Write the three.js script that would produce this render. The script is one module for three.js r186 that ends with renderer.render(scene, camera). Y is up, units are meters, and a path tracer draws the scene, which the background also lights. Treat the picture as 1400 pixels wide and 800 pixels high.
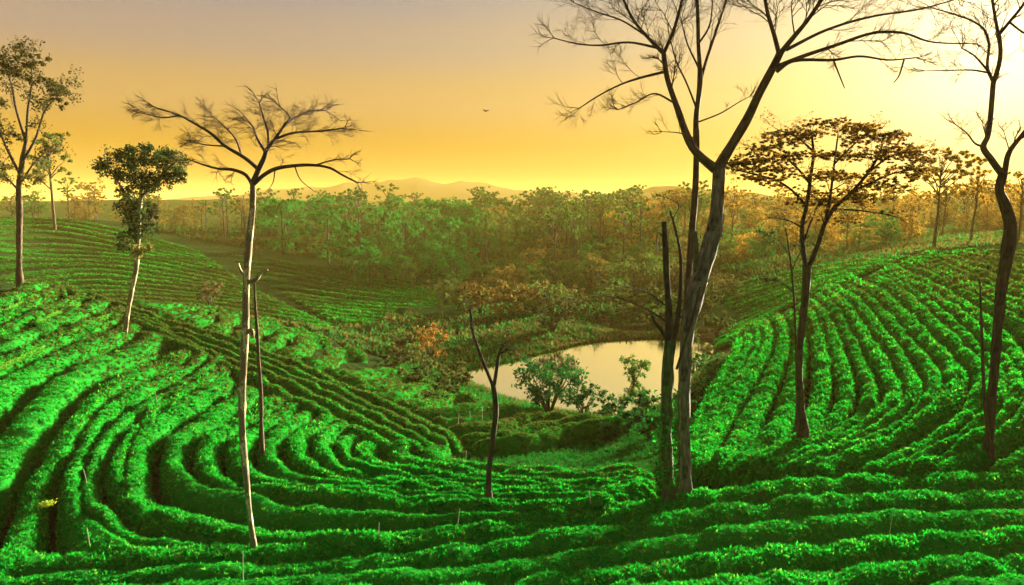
import * as THREE from 'three';
import { mergeGeometries } from 'three/addons/utils/BufferGeometryUtils.js';

// ---------------------------------------------------------------- camera, sky, sun, exposure
const F = 966, PITCH = 7.4 * Math.PI / 180, CY = 7.5;
const scene = new THREE.Scene();
const camera = new THREE.PerspectiveCamera(2 * Math.atan(400 / F) * 180 / Math.PI, 1024 / 585, 0.1, 9000);
camera.position.set(0, CY, 0);
camera.rotation.set(-PITCH, 0, 0);
const renderer = new THREE.WebGLRenderer({ antialias: true });
renderer.toneMapping = THREE.LinearToneMapping;
const EXPOSURE = 8;
renderer.toneMappingExposure = EXPOSURE;
renderer.shadowMap.enabled = true;
const SUN_AZ = 34.5 * Math.PI / 180, SUN_EL = 10 * Math.PI / 180;
const sunDir = new THREE.Vector3(Math.sin(SUN_AZ) * Math.cos(SUN_EL), Math.sin(SUN_EL), -Math.cos(SUN_AZ) * Math.cos(SUN_EL));
{
  const W = 1024, H = 512, data = new Float32Array(W * H * 4);
  const stops = [[-90, .55, .30, .10], [0, .40, .18, .04], [4, .46, .235, .02], [8, .51, .315, .125], [12, .375, .285, .24], [16, .25, .235, .30], [25, .32, .30, .30], [45, .36, .345, .35], [90, .33, .34, .37]];
  const d = new THREE.Vector3();
  for (let j = 0; j < H; j++) for (let i = 0; i < W; i++) {
    const el = ((j + .5) / H - .5) * Math.PI, az = ((i + .5) / W - .5) * 2 * Math.PI;
    d.set(Math.cos(el) * Math.cos(az), Math.sin(el), Math.cos(el) * Math.sin(az));
    const e = el * 180 / Math.PI;
    let k = 0; while (k < stops.length - 2 && e > stops[k + 1][0]) k++;
    const a = stops[k], b = stops[k + 1];
    let t = Math.min(1, Math.max(0, (e - a[0]) / (b[0] - a[0]))); t = t * t * (3 - 2 * t);
    const g = Math.acos(Math.min(1, d.dot(sunDir))) * 180 / Math.PI;
    const g1 = Math.exp(-Math.pow(g / 8.2, 1.4)) * 1.5, g2 = Math.exp(-Math.pow(g / 31, 1.7)) * .72;
    const o = (j * W + i) * 4;
    data[o] = (a[1] + (b[1] - a[1]) * t + g1 * .9 + g2 * .95) / EXPOSURE;
    data[o + 1] = (a[2] + (b[2] - a[2]) * t + g1 * .78 + g2 * .72) / EXPOSURE;
    data[o + 2] = (a[3] + (b[3] - a[3]) * t + g1 * .52 + g2 * .20) / EXPOSURE;
    data[o + 3] = 1;
  }
  const sky = new THREE.DataTexture(data, W, H, THREE.RGBAFormat, THREE.FloatType);
  sky.mapping = THREE.EquirectangularReflectionMapping; sky.magFilter = sky.minFilter = THREE.LinearFilter; sky.needsUpdate = true;
  scene.background = sky; scene.environment = sky;
}
const sun = new THREE.DirectionalLight(new THREE.Color().setRGB(1, .86, .60), 5);
sun.position.copy(sunDir).multiplyScalar(300); sun.target.position.set(0, 0, -30);
sun.castShadow = true; sun.shadow.radius = 14; sun.shadow.mapSize.set(4096, 4096);
Object.assign(sun.shadow.camera, { left: -140, right: 140, top: 140, bottom: -140, near: 1, far: 900 });
scene.add(sun, sun.target);
scene.fog = new THREE.FogExp2(new THREE.Color().setRGB(.95, .70, .17), .0003);

// ---------------------------------------------------------------- helpers
let seed = 7;
function rnd() { seed |= 0; seed = seed + 0x6D2B79F5 | 0; let t = Math.imul(seed ^ seed >>> 15, 1 | seed); t = t + Math.imul(t ^ t >>> 7, 61 | t) ^ t; return ((t ^ t >>> 14) >>> 0) / 4294967296; }
const rr = (a, b) => a + (b - a) * rnd();
const gauss = () => (rnd() + rnd() + rnd() + rnd() - 2) * 1.0;
const clamp = (v, a, b) => Math.min(b, Math.max(a, v));
const smooth = (a, b, v) => { const t = clamp((v - a) / (b - a), 0, 1); return t * t * (3 - 2 * t); };
const hash3 = (x, y, z) => { let h = Math.imul(x, 374761393) + Math.imul(y, 668265263) + Math.imul(z, 2147483647 - 1013) | 0; h = Math.imul(h ^ h >>> 13, 1274126177); return ((h ^ h >>> 16) >>> 0) / 4294967296; };
function noise(x, y, z = 0) {
  const xi = Math.floor(x), yi = Math.floor(y), zi = Math.floor(z); let fx = x - xi, fy = y - yi, fz = z - zi;
  fx = fx * fx * (3 - 2 * fx); fy = fy * fy * (3 - 2 * fy); fz = fz * fz * (3 - 2 * fz);
  const l = (a, b, t) => a + (b - a) * t, h = (a, b, c) => hash3(xi + a, yi + b, zi + c);
  return l(l(l(h(0, 0, 0), h(1, 0, 0), fx), l(h(0, 1, 0), h(1, 1, 0), fx), fy), l(l(h(0, 0, 1), h(1, 0, 1), fx), l(h(0, 1, 1), h(1, 1, 1), fx), fy), fz) * 2 - 1;
}
const fbm = (x, y, z = 0) => .55 * noise(x, y, z) + .28 * noise(x * 2.1 + 5, y * 2.1, z * 2.1) + .17 * noise(x * 4.3, y * 4.3 + 9, z * 4.3);
const V = (x, y, z) => new THREE.Vector3(x, y, z);
const sp = Math.sin(PITCH), cp = Math.cos(PITCH);
function rayOf(px, py) { const u = (px - 700) / F, v = (400 - py) / F; const f = cp + v * sp; return { x: u / f, y: (-sp + v * cp) / f }; }   // per metre forward (-z)
const P = (px, py, D) => { const r = rayOf(px, py); return V(r.x * D, CY + r.y * D, -D); };
const used = {};
function numbered(n) { const k = used[n] = (used[n] ?? -1) + 1; return k ? n + '_' + String(k).padStart(3, '0') : n; }
function tag(o, label, category, group, kind) { o.userData = {}; if (label) o.userData.label = label; if (category) o.userData.category = category; if (group) o.userData.group = group; if (kind) o.userData.kind = kind; return o; }
function thing(name, label, category, pos, group, kind) { const g = new THREE.Group(); g.name = numbered(name); g.position.copy(pos); tag(g, label, category, group, kind); scene.add(g); return g; }
function part(name, geo, mat, parent) { const m = new THREE.Mesh(geo, mat); m.name = name; m.castShadow = m.receiveShadow = true; parent.add(m); return m; }

// ---------------------------------------------------------------- the lie of the land: surface S through known points (pixel, distance)
const ctrl = [
  [0, 800, 12.8], [350, 800, 12.8], [700, 800, 12.8], [1050, 800, 12.4], [1400, 800, 12], [0, 760, 14], [0, 735, 14.9], [350, 745, 14.5], [-150, 745, 14.5], [1550, 800, 11.8], [-150, 800, 12.6],
  [1400, 640, 17.5], [1150, 638, 18], [940, 668, 17], [700, 690, 16.3], [1550, 640, 17.3], [1250, 700, 15.1], [1000, 720, 15.0], [700, 740, 14.7],
  [700, 640, 20], [500, 650, 19], [760, 600, 25], [850, 610, 23.5], [640, 590, 26.5], [350, 690, 16.8],
  [100, 700, 16], [0, 600, 19], [0, 500, 24], [0, 430, 29], [0, 374, 36], [200, 600, 20.5], [200, 500, 28], [200, 412, 38.5], [100, 395, 37], [100, 540, 23], [100, 460, 28.5],
  [-150, 600, 18], [-150, 480, 23], [-150, 400, 28], [-150, 350, 34], [400, 600, 21.7], [400, 520, 29], [400, 437, 44], [300, 424, 41], [300, 560, 24], [560, 470, 48], [560, 560, 29.5], [620, 512, 44], [480, 450, 46], [480, 540, 29],
  [300, 460, 34.5], [500, 500, 38],
  [1100, 600, 20.5], [1100, 500, 31], [1100, 430, 48], [1100, 385, 70], [1250, 600, 20], [1250, 500, 28], [1250, 430, 38], [1250, 380, 52], [1250, 339, 75], [1400, 600, 19], [1400, 500, 26], [1400, 430, 34], [1400, 380, 46], [1400, 336, 65], [1100, 359, 86], [970, 396, 86],
  [980, 600, 21.5], [980, 530, 32], [1000, 470, 50], [1550, 560, 19.5], [1550, 450, 30], [1550, 380, 42], [1550, 330, 60], [1700, 330, 60], [1700, 560, 19],
  [100, 402, 72], [300, 408, 74], [0, 292, 130], [150, 302, 128], [300, 345, 115], [-150, 292, 130], [-150, 400, 72], [450, 432, 70], [370, 340, 130], [500, 372, 112], [600, 394, 100], [600, 440, 67], [0, 345, 95], [200, 350, 98], [350, 380, 92], [-300, 300, 120],
];
const pts = ctrl.map(([a, b, d]) => { const p = P(a, b, d); return [p.x, -p.z, p.y]; });
const world = [[0, 0, 5.7], [-8, 0, 5.9], [8, 0, 5.9], [0, 5, 3.6], [-8, 5, 3.3], [8, 5, 3.8], [-3, 9, 1.5], [4, 9, 1.6], [-30, 0, 6], [30, 0, 6], [0, -30, 9], [-40, -20, 9], [40, -20, 9], [-30, 10, 4], [30, 8, 4],
  [-12, 62, -3.5], [-24, 60, -2.6], [-35, 58, -1.0], [-50, 60, 0], [-3, 62, -4.9], [-6, 54, -4.4], [5, 70, -4.9], [20, 70, -4.4], [14, 62, -4.8], [-60, 30, 6], [-70, 90, 4], [-20, 84, -3.8], [0, 90, -4.2], [25, 95, -2.8], [50, 110, 0], [80, 90, 4.5], [80, 40, 5], [0, 130, -3.2], [30, 140, -2], [0, 170, -1.5], [60, 160, 0], [-60, 170, 2], [100, 140, 2], [-110, 130, 5], [-110, 60, 6], [120, 60, 6], [-90, 10, 7], [90, 10, 6]];
pts.push(...world);
const { tps } = (() => {
  const n = pts.length, N = n + 3, A = [];
  const U = r2 => r2 < 1e-9 ? 0 : .5 * r2 * Math.log(r2);
  for (let i = 0; i < N; i++) A.push(new Float64Array(N + 1));
  for (let i = 0; i < n; i++) {
    for (let j = 0; j < n; j++) A[i][j] = U((pts[i][0] - pts[j][0]) ** 2 + (pts[i][1] - pts[j][1]) ** 2);
    A[i][i] += 2.0 + .05 * Math.max(0, pts[i][1] - 20) ** 1.6;
    A[i][n] = A[n][i] = 1; A[i][n + 1] = A[n + 1][i] = pts[i][0]; A[i][n + 2] = A[n + 2][i] = pts[i][1]; A[i][N] = pts[i][2];
  }
  for (let c = 0; c < N; c++) {
    let p = c; for (let r = c + 1; r < N; r++) if (Math.abs(A[r][c]) > Math.abs(A[p][c])) p = r;
    [A[c], A[p]] = [A[p], A[c]];
    for (let r = c + 1; r < N; r++) { const f = A[r][c] / A[c][c]; if (f) for (let k = c; k <= N; k++) A[r][k] -= f * A[c][k]; }
  }
  const w = new Float64Array(N);
  for (let r = N - 1; r >= 0; r--) { let s = A[r][N]; for (let k = r + 1; k < N; k++) s -= A[r][k] * w[k]; w[r] = s / A[r][r]; }
  return { tps: (x, d) => { let s = w[n] + w[n + 1] * x + w[n + 2] * d; for (let i = 0; i < n; i++) s += w[i] * U((x - pts[i][0]) ** 2 + (d - pts[i][1]) ** 2); return s; } };
})();
const GX = 130, GD0 = -36, GD1 = 180, GC = 1;
const gw = 2 * GX / GC + 1, gh = (GD1 - GD0) / GC + 1, cache = new Float32Array(gw * gh);
for (let j = 0; j < gh; j++) for (let i = 0; i < gw; i++) cache[j * gw + i] = tps(-GX + i * GC, GD0 + j * GC);
function S(x, d) {        // top of the planting, x to the right, d metres ahead
  const far = -1.6 + 3.2 * fbm(x / 130 + 3, d / 130) + 4.5 * smooth(180, 420, d) + 5 * smooth(60, 160, Math.abs(x));
  const cx = clamp(x, -GX, GX), cd = clamp(d, GD0, GD1 - .001);
  const fx = (cx + GX) / GC, fd = (cd - GD0) / GC, i = Math.min(gw - 2, Math.floor(fx)), j = Math.min(gh - 2, Math.floor(fd)), a = fx - i, b = fd - j, o = j * gw + i;
  const near = (cache[o] * (1 - a) + cache[o + 1] * a) * (1 - b) + (cache[o + gw] * (1 - a) + cache[o + gw + 1] * a) * b;
  const t = Math.max(smooth(135, 178, d), smooth(95, 128, Math.abs(x)));
  return near * (1 - t) + far * t;
}
const HEDGE = .72;
// ponds: outlines seen on the level of the water
const WATER = CY - 11.9;
const onWater = ([px, py]) => { const r = rayOf(px, py), D = (WATER - CY) / r.y; return [r.x * D, D]; };
const ponds = [
  [[628, 513], [650, 504], [690, 497], [720, 489], [750, 482], [790, 472], [820, 467], [860, 464], [905, 463], [950, 466], [978, 473], [973, 488], [960, 502], [950, 513], [936, 530], [916, 548], [892, 560], [862, 567], [830, 574], [800, 569], [760, 564], [720, 553], [690, 543], [660, 529]].map(onWater),
  [[832, 451], [860, 449.5], [890, 453], [887, 457], [850, 456]].map(onWater),
];
function pondDist(x, d) {     // negative inside
  let best = 1e9;
  for (const q of ponds) {
    let inside = false, m = 1e9;
    for (let i = 0, j = q.length - 1; i < q.length; j = i++) {
      const [x1, y1] = q[j], [x2, y2] = q[i];
      if ((y1 > d) !== (y2 > d) && x < (x2 - x1) * (d - y1) / (y2 - y1) + x1) inside = !inside;
      const t = clamp(((x - x1) * (x2 - x1) + (d - y1) * (y2 - y1)) / ((x2 - x1) ** 2 + (y2 - y1) ** 2), 0, 1);
      m = Math.min(m, Math.hypot(x - x1 - t * (x2 - x1), d - y1 - t * (y2 - y1)));
    }
    best = Math.min(best, inside ? -m : m);
  }
  return best;
}
function ground(x, d) {
  let g = S(x, d) - HEDGE + .10 * fbm(x * .45, d * .45) + .03 * noise(x * 2.2, d * 2.2);
  if (d > 30 && d < 75 && x > -12 && x < 24) {
    const q = pondDist(x, d) + .25 * fbm(x * .9, d * .9);
    if (q < 0) g = Math.min(g, WATER - .04 - Math.min(1, -q * .35));
    else g = Math.max(g, WATER + Math.min(.8, q * .16) - .02);
    if (q >= 0 && q < 9) g = Math.min(g, WATER + .05 + q * .30);
  }
  return g;
}
function hit(px, py, d0 = 8.5) {       // where a line of sight first meets the planting
  const r = rayOf(px, py); let pd = d0;
  for (let d = d0; d < 178; d += .2) {
    if (CY + r.y * d < S(r.x * d, d)) { let a = pd, b = d; for (let k = 0; k < 14; k++) { const m = (a + b) / 2; CY + r.y * m < S(r.x * m, m) ? b = m : a = m; } return [r.x * b, b]; }
    pd = d;
  }
  return null;
}

// ---------------------------------------------------------------- materials
function noiseTexture(size, fn) {
  const d = new Uint8Array(size * size * 4);
  for (let j = 0; j < size; j++) for (let i = 0; i < size; i++) { const c = fn(i / size, j / size); for (let k = 0; k < 3; k++) d[(j * size + i) * 4 + k] = clamp(c[k] * 255, 0, 255); d[(j * size + i) * 4 + 3] = 255; }
  const t = new THREE.DataTexture(d, size, size); t.wrapS = t.wrapT = THREE.RepeatWrapping; t.magFilter = THREE.LinearFilter; t.minFilter = THREE.LinearMipmapLinearFilter; t.generateMipmaps = true; t.needsUpdate = true; return t;
}
const wrapN = (u, v, n, s) => { const a = noise(u * n, v * n, s), b = noise((u - 1) * n, v * n, s), c = noise(u * n, (v - 1) * n, s), e = noise((u - 1) * n, (v - 1) * n, s); return (a * (1 - u) + b * u) * (1 - v) + (c * (1 - u) + e * u) * v; };
const soilTex = noiseTexture(512, (u, v) => { const n = .5 + .35 * wrapN(u, v, 12, 1) + .3 * wrapN(u, v, 50, 2) + .3 * wrapN(u, v, 140, 3); return [n, n, n]; });
const barkTex = noiseTexture(256, (u, v) => { const n = .55 + .5 * wrapN(u, v * .25, 22, 4) + .35 * wrapN(u, v, 9, 5) + .2 * wrapN(u, v, 60, 6); return [n, n, n]; });
const rippleTex = soilTex.clone(); rippleTex.repeat.set(.16, .3); rippleTex.needsUpdate = true;
const lichenTex = noiseTexture(256, (u, v) => { const n = wrapN(u, v, 7, 7) + .6 * wrapN(u, v, 22, 8) + .4 * wrapN(u, v, 60, 3); const k = smooth(-.15, .35, n), g = .85 + .25 * wrapN(u, v, 70, 9); return [g * (.50 + .40 * k), g * (.45 + .42 * k), g * (.37 + .38 * k)]; });
lichenTex.colorSpace = THREE.SRGBColorSpace;
const lin = (r, g, b) => new THREE.Color().setRGB(r, g, b);
const bark = (r, g, b) => new THREE.MeshStandardMaterial({ color: lin(r, g, b), map: barkTex, bumpMap: barkTex, bumpScale: .035, roughness: .95 });
const M = {
  ground: new THREE.MeshPhysicalMaterial({ specularIntensity: 0,  vertexColors: true, map: soilTex, bumpMap: soilTex, bumpScale: .05, roughness: 1 }),
  leaf: new THREE.MeshPhysicalMaterial({ color: 0xffffff, roughness: 1, transmission: .42, thickness: 0, specularIntensity: .08, side: THREE.DoubleSide }),
  crown: new THREE.MeshPhysicalMaterial({ vertexColors: true, roughness: 1, transmission: .42, thickness: 0, specularIntensity: .08, side: THREE.DoubleSide }),
  wood: new THREE.MeshPhysicalMaterial({ color: lin(.008, .13, .012), roughness: 1, specularIntensity: 0 }),
  barkDark: bark(.075, .052, .034), barkBrown: bark(.13, .08, .045), barkGrey: bark(.19, .165, .135),
  barkPale: new THREE.MeshStandardMaterial({ color: lin(1, .95, .8), map: lichenTex, bumpMap: barkTex, bumpScale: .015, roughness: .95 }),
  barkTan: bark(.27, .17, .085), moss: bark(.09, .13, .045),
  water: new THREE.MeshStandardMaterial({ color: lin(1, 1, .5), metalness: 1, roughness: .03, bumpMap: rippleTex, bumpScale: .0015 }),
  stake: new THREE.MeshStandardMaterial({ color: lin(.30, .31, .20), roughness: .8 }),
  bird: new THREE.MeshStandardMaterial({ color: lin(.03, .025, .02), roughness: .9 }),
};

// ---------------------------------------------------------------- ground, hills, water
function colourField(x, d) {     // 0 = fresh green tea, 1 = older olive tea
  const n = .35 * fbm(x / 9, d / 9) + .2 * noise(x / 2.3, d / 2.3);
  let o = 0;
  if (d < 62) {
    if (x < 4) o = smooth(22, 35, d + x * .3 + 5);
    else o = .55 * smooth(30, 45, d) * smooth(10, 16, x - (d - 30) * .25) + .5 * smooth(16, 24, x - (d - 20) * .35) ;
  } else if (x < 8) {
    // two far parcels: a brown-olive one, and a green one on either side of it
    o = .95 * smooth(-52, -36, x) * (1 - smooth(-26, -16, x - (d - 90) * .12)) + .1 + .3 * (1 - smooth(-60, -40, x));
  } else o = .35;
  return clamp(o + n * (o > .08 ? 1 : .35), 0, 1);
}
{
  const rows = [], D = []; for (let d = -34; d < 12; d += 2) D.push(d);
  for (let d = 12; d < 80;) { D.push(d); d += .45 + (d - 12) * .006; } for (let d = 80; d < 4200; d *= 1.04) D.push(d);
  const C = 190, pos = [], col = [], uv = [], idx = [];
  for (const d of D) for (let c = 0; c <= C; c++) {
    const t = c / C * 2 - 1, x = t * (Math.max(0, d) * 1.0 + 26 + Math.abs(t) * 30), y = ground(x, d);
    pos.push(x, y, -d); uv.push(x / 2.6, d / 2.6);
    const n = .5 + .5 * fbm(x * .6, d * .6), pd = d > 28 && d < 80 && x > -14 && x < 26 ? pondDist(x, d) : 30;
    const grass = (d > 21 && x > -6 && x < 7 && d < 45) ? smooth(.2, .6, n + .35 * (1 - smooth(4, 7, Math.abs(x - .5)))) : .15 * n;
    let r = .014, g = .022, b = .008; if (d > 62) { r = .012; g = .026; b = .008; }
    r += (.012 - r) * grass; g += (.085 - g) * grass; b += (.010 - b) * grass;
    if (pd < 5) { const k = smooth(.25, .75, n + .5 - pd * .12); r += (.105 - r) * k * .7; g += (.068 - g) * k * .7; b += (.028 - b) * k * .7; }
    if (d > 85) { const k = smooth(85, 110, d); r += (.020 - r) * k; g += (.045 - g) * k; b += (.012 - b) * k; }
    const q = .8 + .4 * n; col.push(r * q * 2, g * q * 2, b * q * 2);
  }
  const w = C + 1;
  for (let j = 0; j < D.length - 1; j++) for (let c = 0; c < C; c++) { const a = j * w + c; idx.push(a, a + 1, a + w, a + 1, a + w + 1, a + w); }
  const g = new THREE.BufferGeometry(); g.setAttribute('position', new THREE.Float32BufferAttribute(pos, 3)); g.setAttribute('color', new THREE.Float32BufferAttribute(col, 3)); g.setAttribute('uv', new THREE.Float32BufferAttribute(uv, 2)); g.setIndex(idx); g.computeVertexNormals();
  const m = new THREE.Mesh(g, M.ground); m.name = 'ground'; m.receiveShadow = m.castShadow = true; tag(m, 'dark earth and grass of the rolling tea valley', 'ground', null, 'structure'); scene.add(m);
}
ponds.forEach((q, k) => {
  const s = new THREE.Shape(); const cx = q.reduce((a, p) => a + p[0], 0) / q.length, cd = q.reduce((a, p) => a + p[1], 0) / q.length;
  const e = q.map(([x, d]) => { const l = Math.hypot(x - cx, d - cd); return new THREE.Vector2(x + (x - cx) / l * .7, d + (d - cd) / l * .7); });
  s.setFromPoints(new THREE.SplineCurve([...e, e[0]]).getPoints(160));
  const g = new THREE.ShapeGeometry(s); g.rotateX(-Math.PI / 2);
  const m = new THREE.Mesh(g, M.water); m.position.y = WATER; m.name = k ? 'pond_inlet' : 'pond'; m.receiveShadow = true;
  tag(m, k ? 'narrow sliver of bright water behind the pond bank' : 'still yellow pond mirroring the evening sky', 'pond', null, 'structure'); scene.add(m);
});
function hillRidge(name, label, D, depth, prof, col) {   // a far hill with a crest and two flanks
  const pos = [], idx = [], n = 120, m = 14, x0 = prof[0][0], x1 = prof[prof.length - 1][0];
  for (let j = 0; j <= m; j++) for (let i = 0; i <= n; i++) {
    const px = x0 + (x1 - x0) * i / n; let k = 0; while (k < prof.length - 2 && px > prof[k + 1][0]) k++;
    let t = clamp((px - prof[k][0]) / (prof[k + 1][0] - prof[k][0]), 0, 1); t = t * t * (3 - 2 * t);
    const top = P(px, prof[k][1] + (prof[k + 1][1] - prof[k][1]) * t, D), v = j / m * 2 - 1;
    const hgt = (top.y + 4 + (3 * fbm(px / 60, 3) + 1.2 * noise(px / 9, 1)) * D / 900) * (1 - v * v) * (1 + .12 * noise(px / 30, v * 3));
    pos.push(top.x, hgt - 4, top.z - v * depth);
  }
  for (let j = 0; j < m; j++) for (let i = 0; i < n; i++) { const a = j * (n + 1) + i; idx.push(a, a + 1, a + n + 1, a + 1, a + n + 2, a + n + 1); }
  const g = new THREE.BufferGeometry(); g.setAttribute('position', new THREE.Float32BufferAttribute(pos, 3)); g.setIndex(idx); g.computeVertexNormals();
  const h = new THREE.Mesh(g, new THREE.MeshPhysicalMaterial({ color: col, roughness: 1, specularIntensity: 0 })); h.name = name; h.receiveShadow = h.castShadow = true; tag(h, label, 'hill', null, 'structure'); scene.add(h);
}
hillRidge('distant_hill', 'faint distant mountain fading into orange haze', 1250, 260, [[150, 290], [300, 270], [420, 258], [500, 248], [570, 245], [640, 252], [720, 261], [820, 267], [1000, 271]], lin(.05, .06, .04));
hillRidge('wooded_hill', 'hazy rounded hill behind the forest edge', 900, 140, [[760, 285], [820, 270], [870, 261], [920, 257], [980, 261], [1060, 268], [1200, 272], [1400, 268], [1560, 285]], lin(.035, .055, .02));

// ---------------------------------------------------------------- leaves
function leafGeo(n, size, spread, w = .42) {     // a sprig of n folded leaves round a point
  const pos = [], idx = [];
  for (let i = 0; i < n; i++) {
    const a = i / n * 6.283 + rr(-.5, .5), tilt = rr(.15, 1.25), l = size * rr(.75, 1.25), lw = l * w;
    const dir = V(Math.cos(a) * Math.cos(tilt), Math.sin(tilt), Math.sin(a) * Math.cos(tilt)), side = V(-Math.sin(a), 0, Math.cos(a)), up = V().crossVectors(side, dir);
    const o = V(rr(-1, 1), rr(-.4, .4), rr(-1, 1)).multiplyScalar(spread), b = pos.length / 3;
    const q = (t, s, h) => { const p = o.clone().addScaledVector(dir, l * t).addScaledVector(side, lw * s).addScaledVector(up, l * h); pos.push(p.x, p.y, p.z); };
    q(0, 0, 0); q(.45, .5, .07); q(1, 0, -.06); q(.45, -.5, .07); q(.5, 0, -.02);
    idx.push(b, b + 1, b + 4, b + 1, b + 2, b + 4, b + 2, b + 3, b + 4, b + 3, b, b + 4);
  }
  const g = new THREE.BufferGeometry(); g.setAttribute('position', new THREE.Float32BufferAttribute(pos, 3)); g.setIndex(idx); g.computeVertexNormals(); return g;
}
const sprigs = [leafGeo(6, 1, .35), leafGeo(7, 1, .45), leafGeo(5, 1.1, .3)];
const blades = (() => { const pos = [], idx = []; for (let i = 0; i < 9; i++) { const a = rr(0, 6.28), l = rr(.6, 1.1), b = pos.length / 3, ox = rr(-.25, .25), oz = rr(-.25, .25), lean = rr(.1, .5); const s = [-Math.sin(a) * .05, Math.cos(a) * .05]; pos.push(ox - s[0], 0, oz - s[1], ox + s[0], 0, oz + s[1], ox + Math.cos(a) * lean * .4 + s[0] * .7, l * .6, oz + Math.sin(a) * lean * .4 + s[1] * .7, ox + Math.cos(a) * lean, l, oz + Math.sin(a) * lean); idx.push(b, b + 1, b + 2, b, b + 2, b + 3); } const g = new THREE.BufferGeometry(); g.setAttribute('position', new THREE.Float32BufferAttribute(pos, 3)); g.setIndex(idx); g.computeVertexNormals(); return g; })();
let leafCount = 0;
function instances(name, geo, mat, list, parent) {      // list of {p, n, s, c}
  const m = new THREE.InstancedMesh(geo, mat, list.length), q = new THREE.Quaternion(), q2 = new THREE.Quaternion(), Y = V(0, 1, 0), mt = new THREE.Matrix4(), sc = V();
  list.forEach((o, i) => { q.setFromUnitVectors(Y, o.n); q2.setFromAxisAngle(Y, rnd() * 6.283); q.multiply(q2); mt.compose(o.p, q, sc.set(o.s, o.s * (o.sy ?? 1), o.s)); m.setMatrixAt(i, mt); m.setColorAt(i, o.c); });
  m.name = name; m.userData = { kind: 'stuff' }; m.castShadow = m.receiveShadow = true; leafCount += list.length; parent.add(m); return m;
}
const FRESH = [lin(.008, .31, .016), lin(.012, .39, .024), lin(.006, .215, .012), lin(.005, .14, .009)], OLIVE = [lin(.052, .10, .012), lin(.08, .13, .016), lin(.032, .064, .009), lin(.07, .08, .015)];
const SHOOT = lin(.10, .40, .03);
function teaColour(x, d, top) {
  const o = colourField(x, d), set = rnd() < o ? OLIVE : FRESH;
  const k = clamp(rnd() + .28 * noise(x / .8, d / .8, 5) + .12 * noise(x / 3.5, d / 3.5, 8), 0, 1); if (set === FRESH && rnd() < .05 + .10 * Math.max(0, noise(x / 1.6, d / 1.6, 2))) return SHOOT; return set[k < .34 ? 0 : k < .52 ? 1 : k < .80 ? 2 : 3];
}

// ---------------------------------------------------------------- tea hedges
const resample = (poly, n) => { const c = new THREE.CatmullRomCurve3(poly.map(([x, d]) => V(x, 0, d)), false, 'centripetal'); return c.getSpacedPoints(n - 1).map(p => [p.x, p.z]); };
function family(guides, pitch, opt = {}) {
  const N = 60, G = guides.map(g => { const q = g.map(([a, b]) => hit(a, b, opt.d0)).filter(Boolean); return q.length > 1 ? resample(q, N) : null; }).filter(Boolean);
  const rows = [];
  for (let k = 0; k < G.length; k++) {
    rows.push(G[k]);
    if (k === G.length - 1) break;
    let gap = 0; for (let i = 0; i < N; i++) gap += Math.hypot(G[k][i][0] - G[k + 1][i][0], G[k][i][1] - G[k + 1][i][1]);
    gap = gap / N * (opt.skew ?? .85); const n = opt.list ? opt.list[k] : opt.n ? opt.n : Math.max(1, Math.round(gap / pitch)); if (opt.show) console.log('gap', k, gap.toFixed(2), n);
    for (let j = 1; j < n; j++) rows.push(G[k].map((p, i) => [p[0] + (G[k + 1][i][0] - p[0]) * j / n, p[1] + (G[k + 1][i][1] - p[1]) * j / n]));
  }
  return rows;
}
let hedgeTotal = 0;
const ORD = 'first second third fourth fifth sixth seventh eighth ninth tenth eleventh twelfth thirteenth fourteenth fifteenth sixteenth seventeenth eighteenth nineteenth twentieth'.split(' ');
const ordinal = n => n < 20 ? ORD[n] : n < 29 ? 'twenty-' + ORD[n - 20] : n === 29 ? 'thirtieth' : 'thirty-' + ORD[n - 30];
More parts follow.
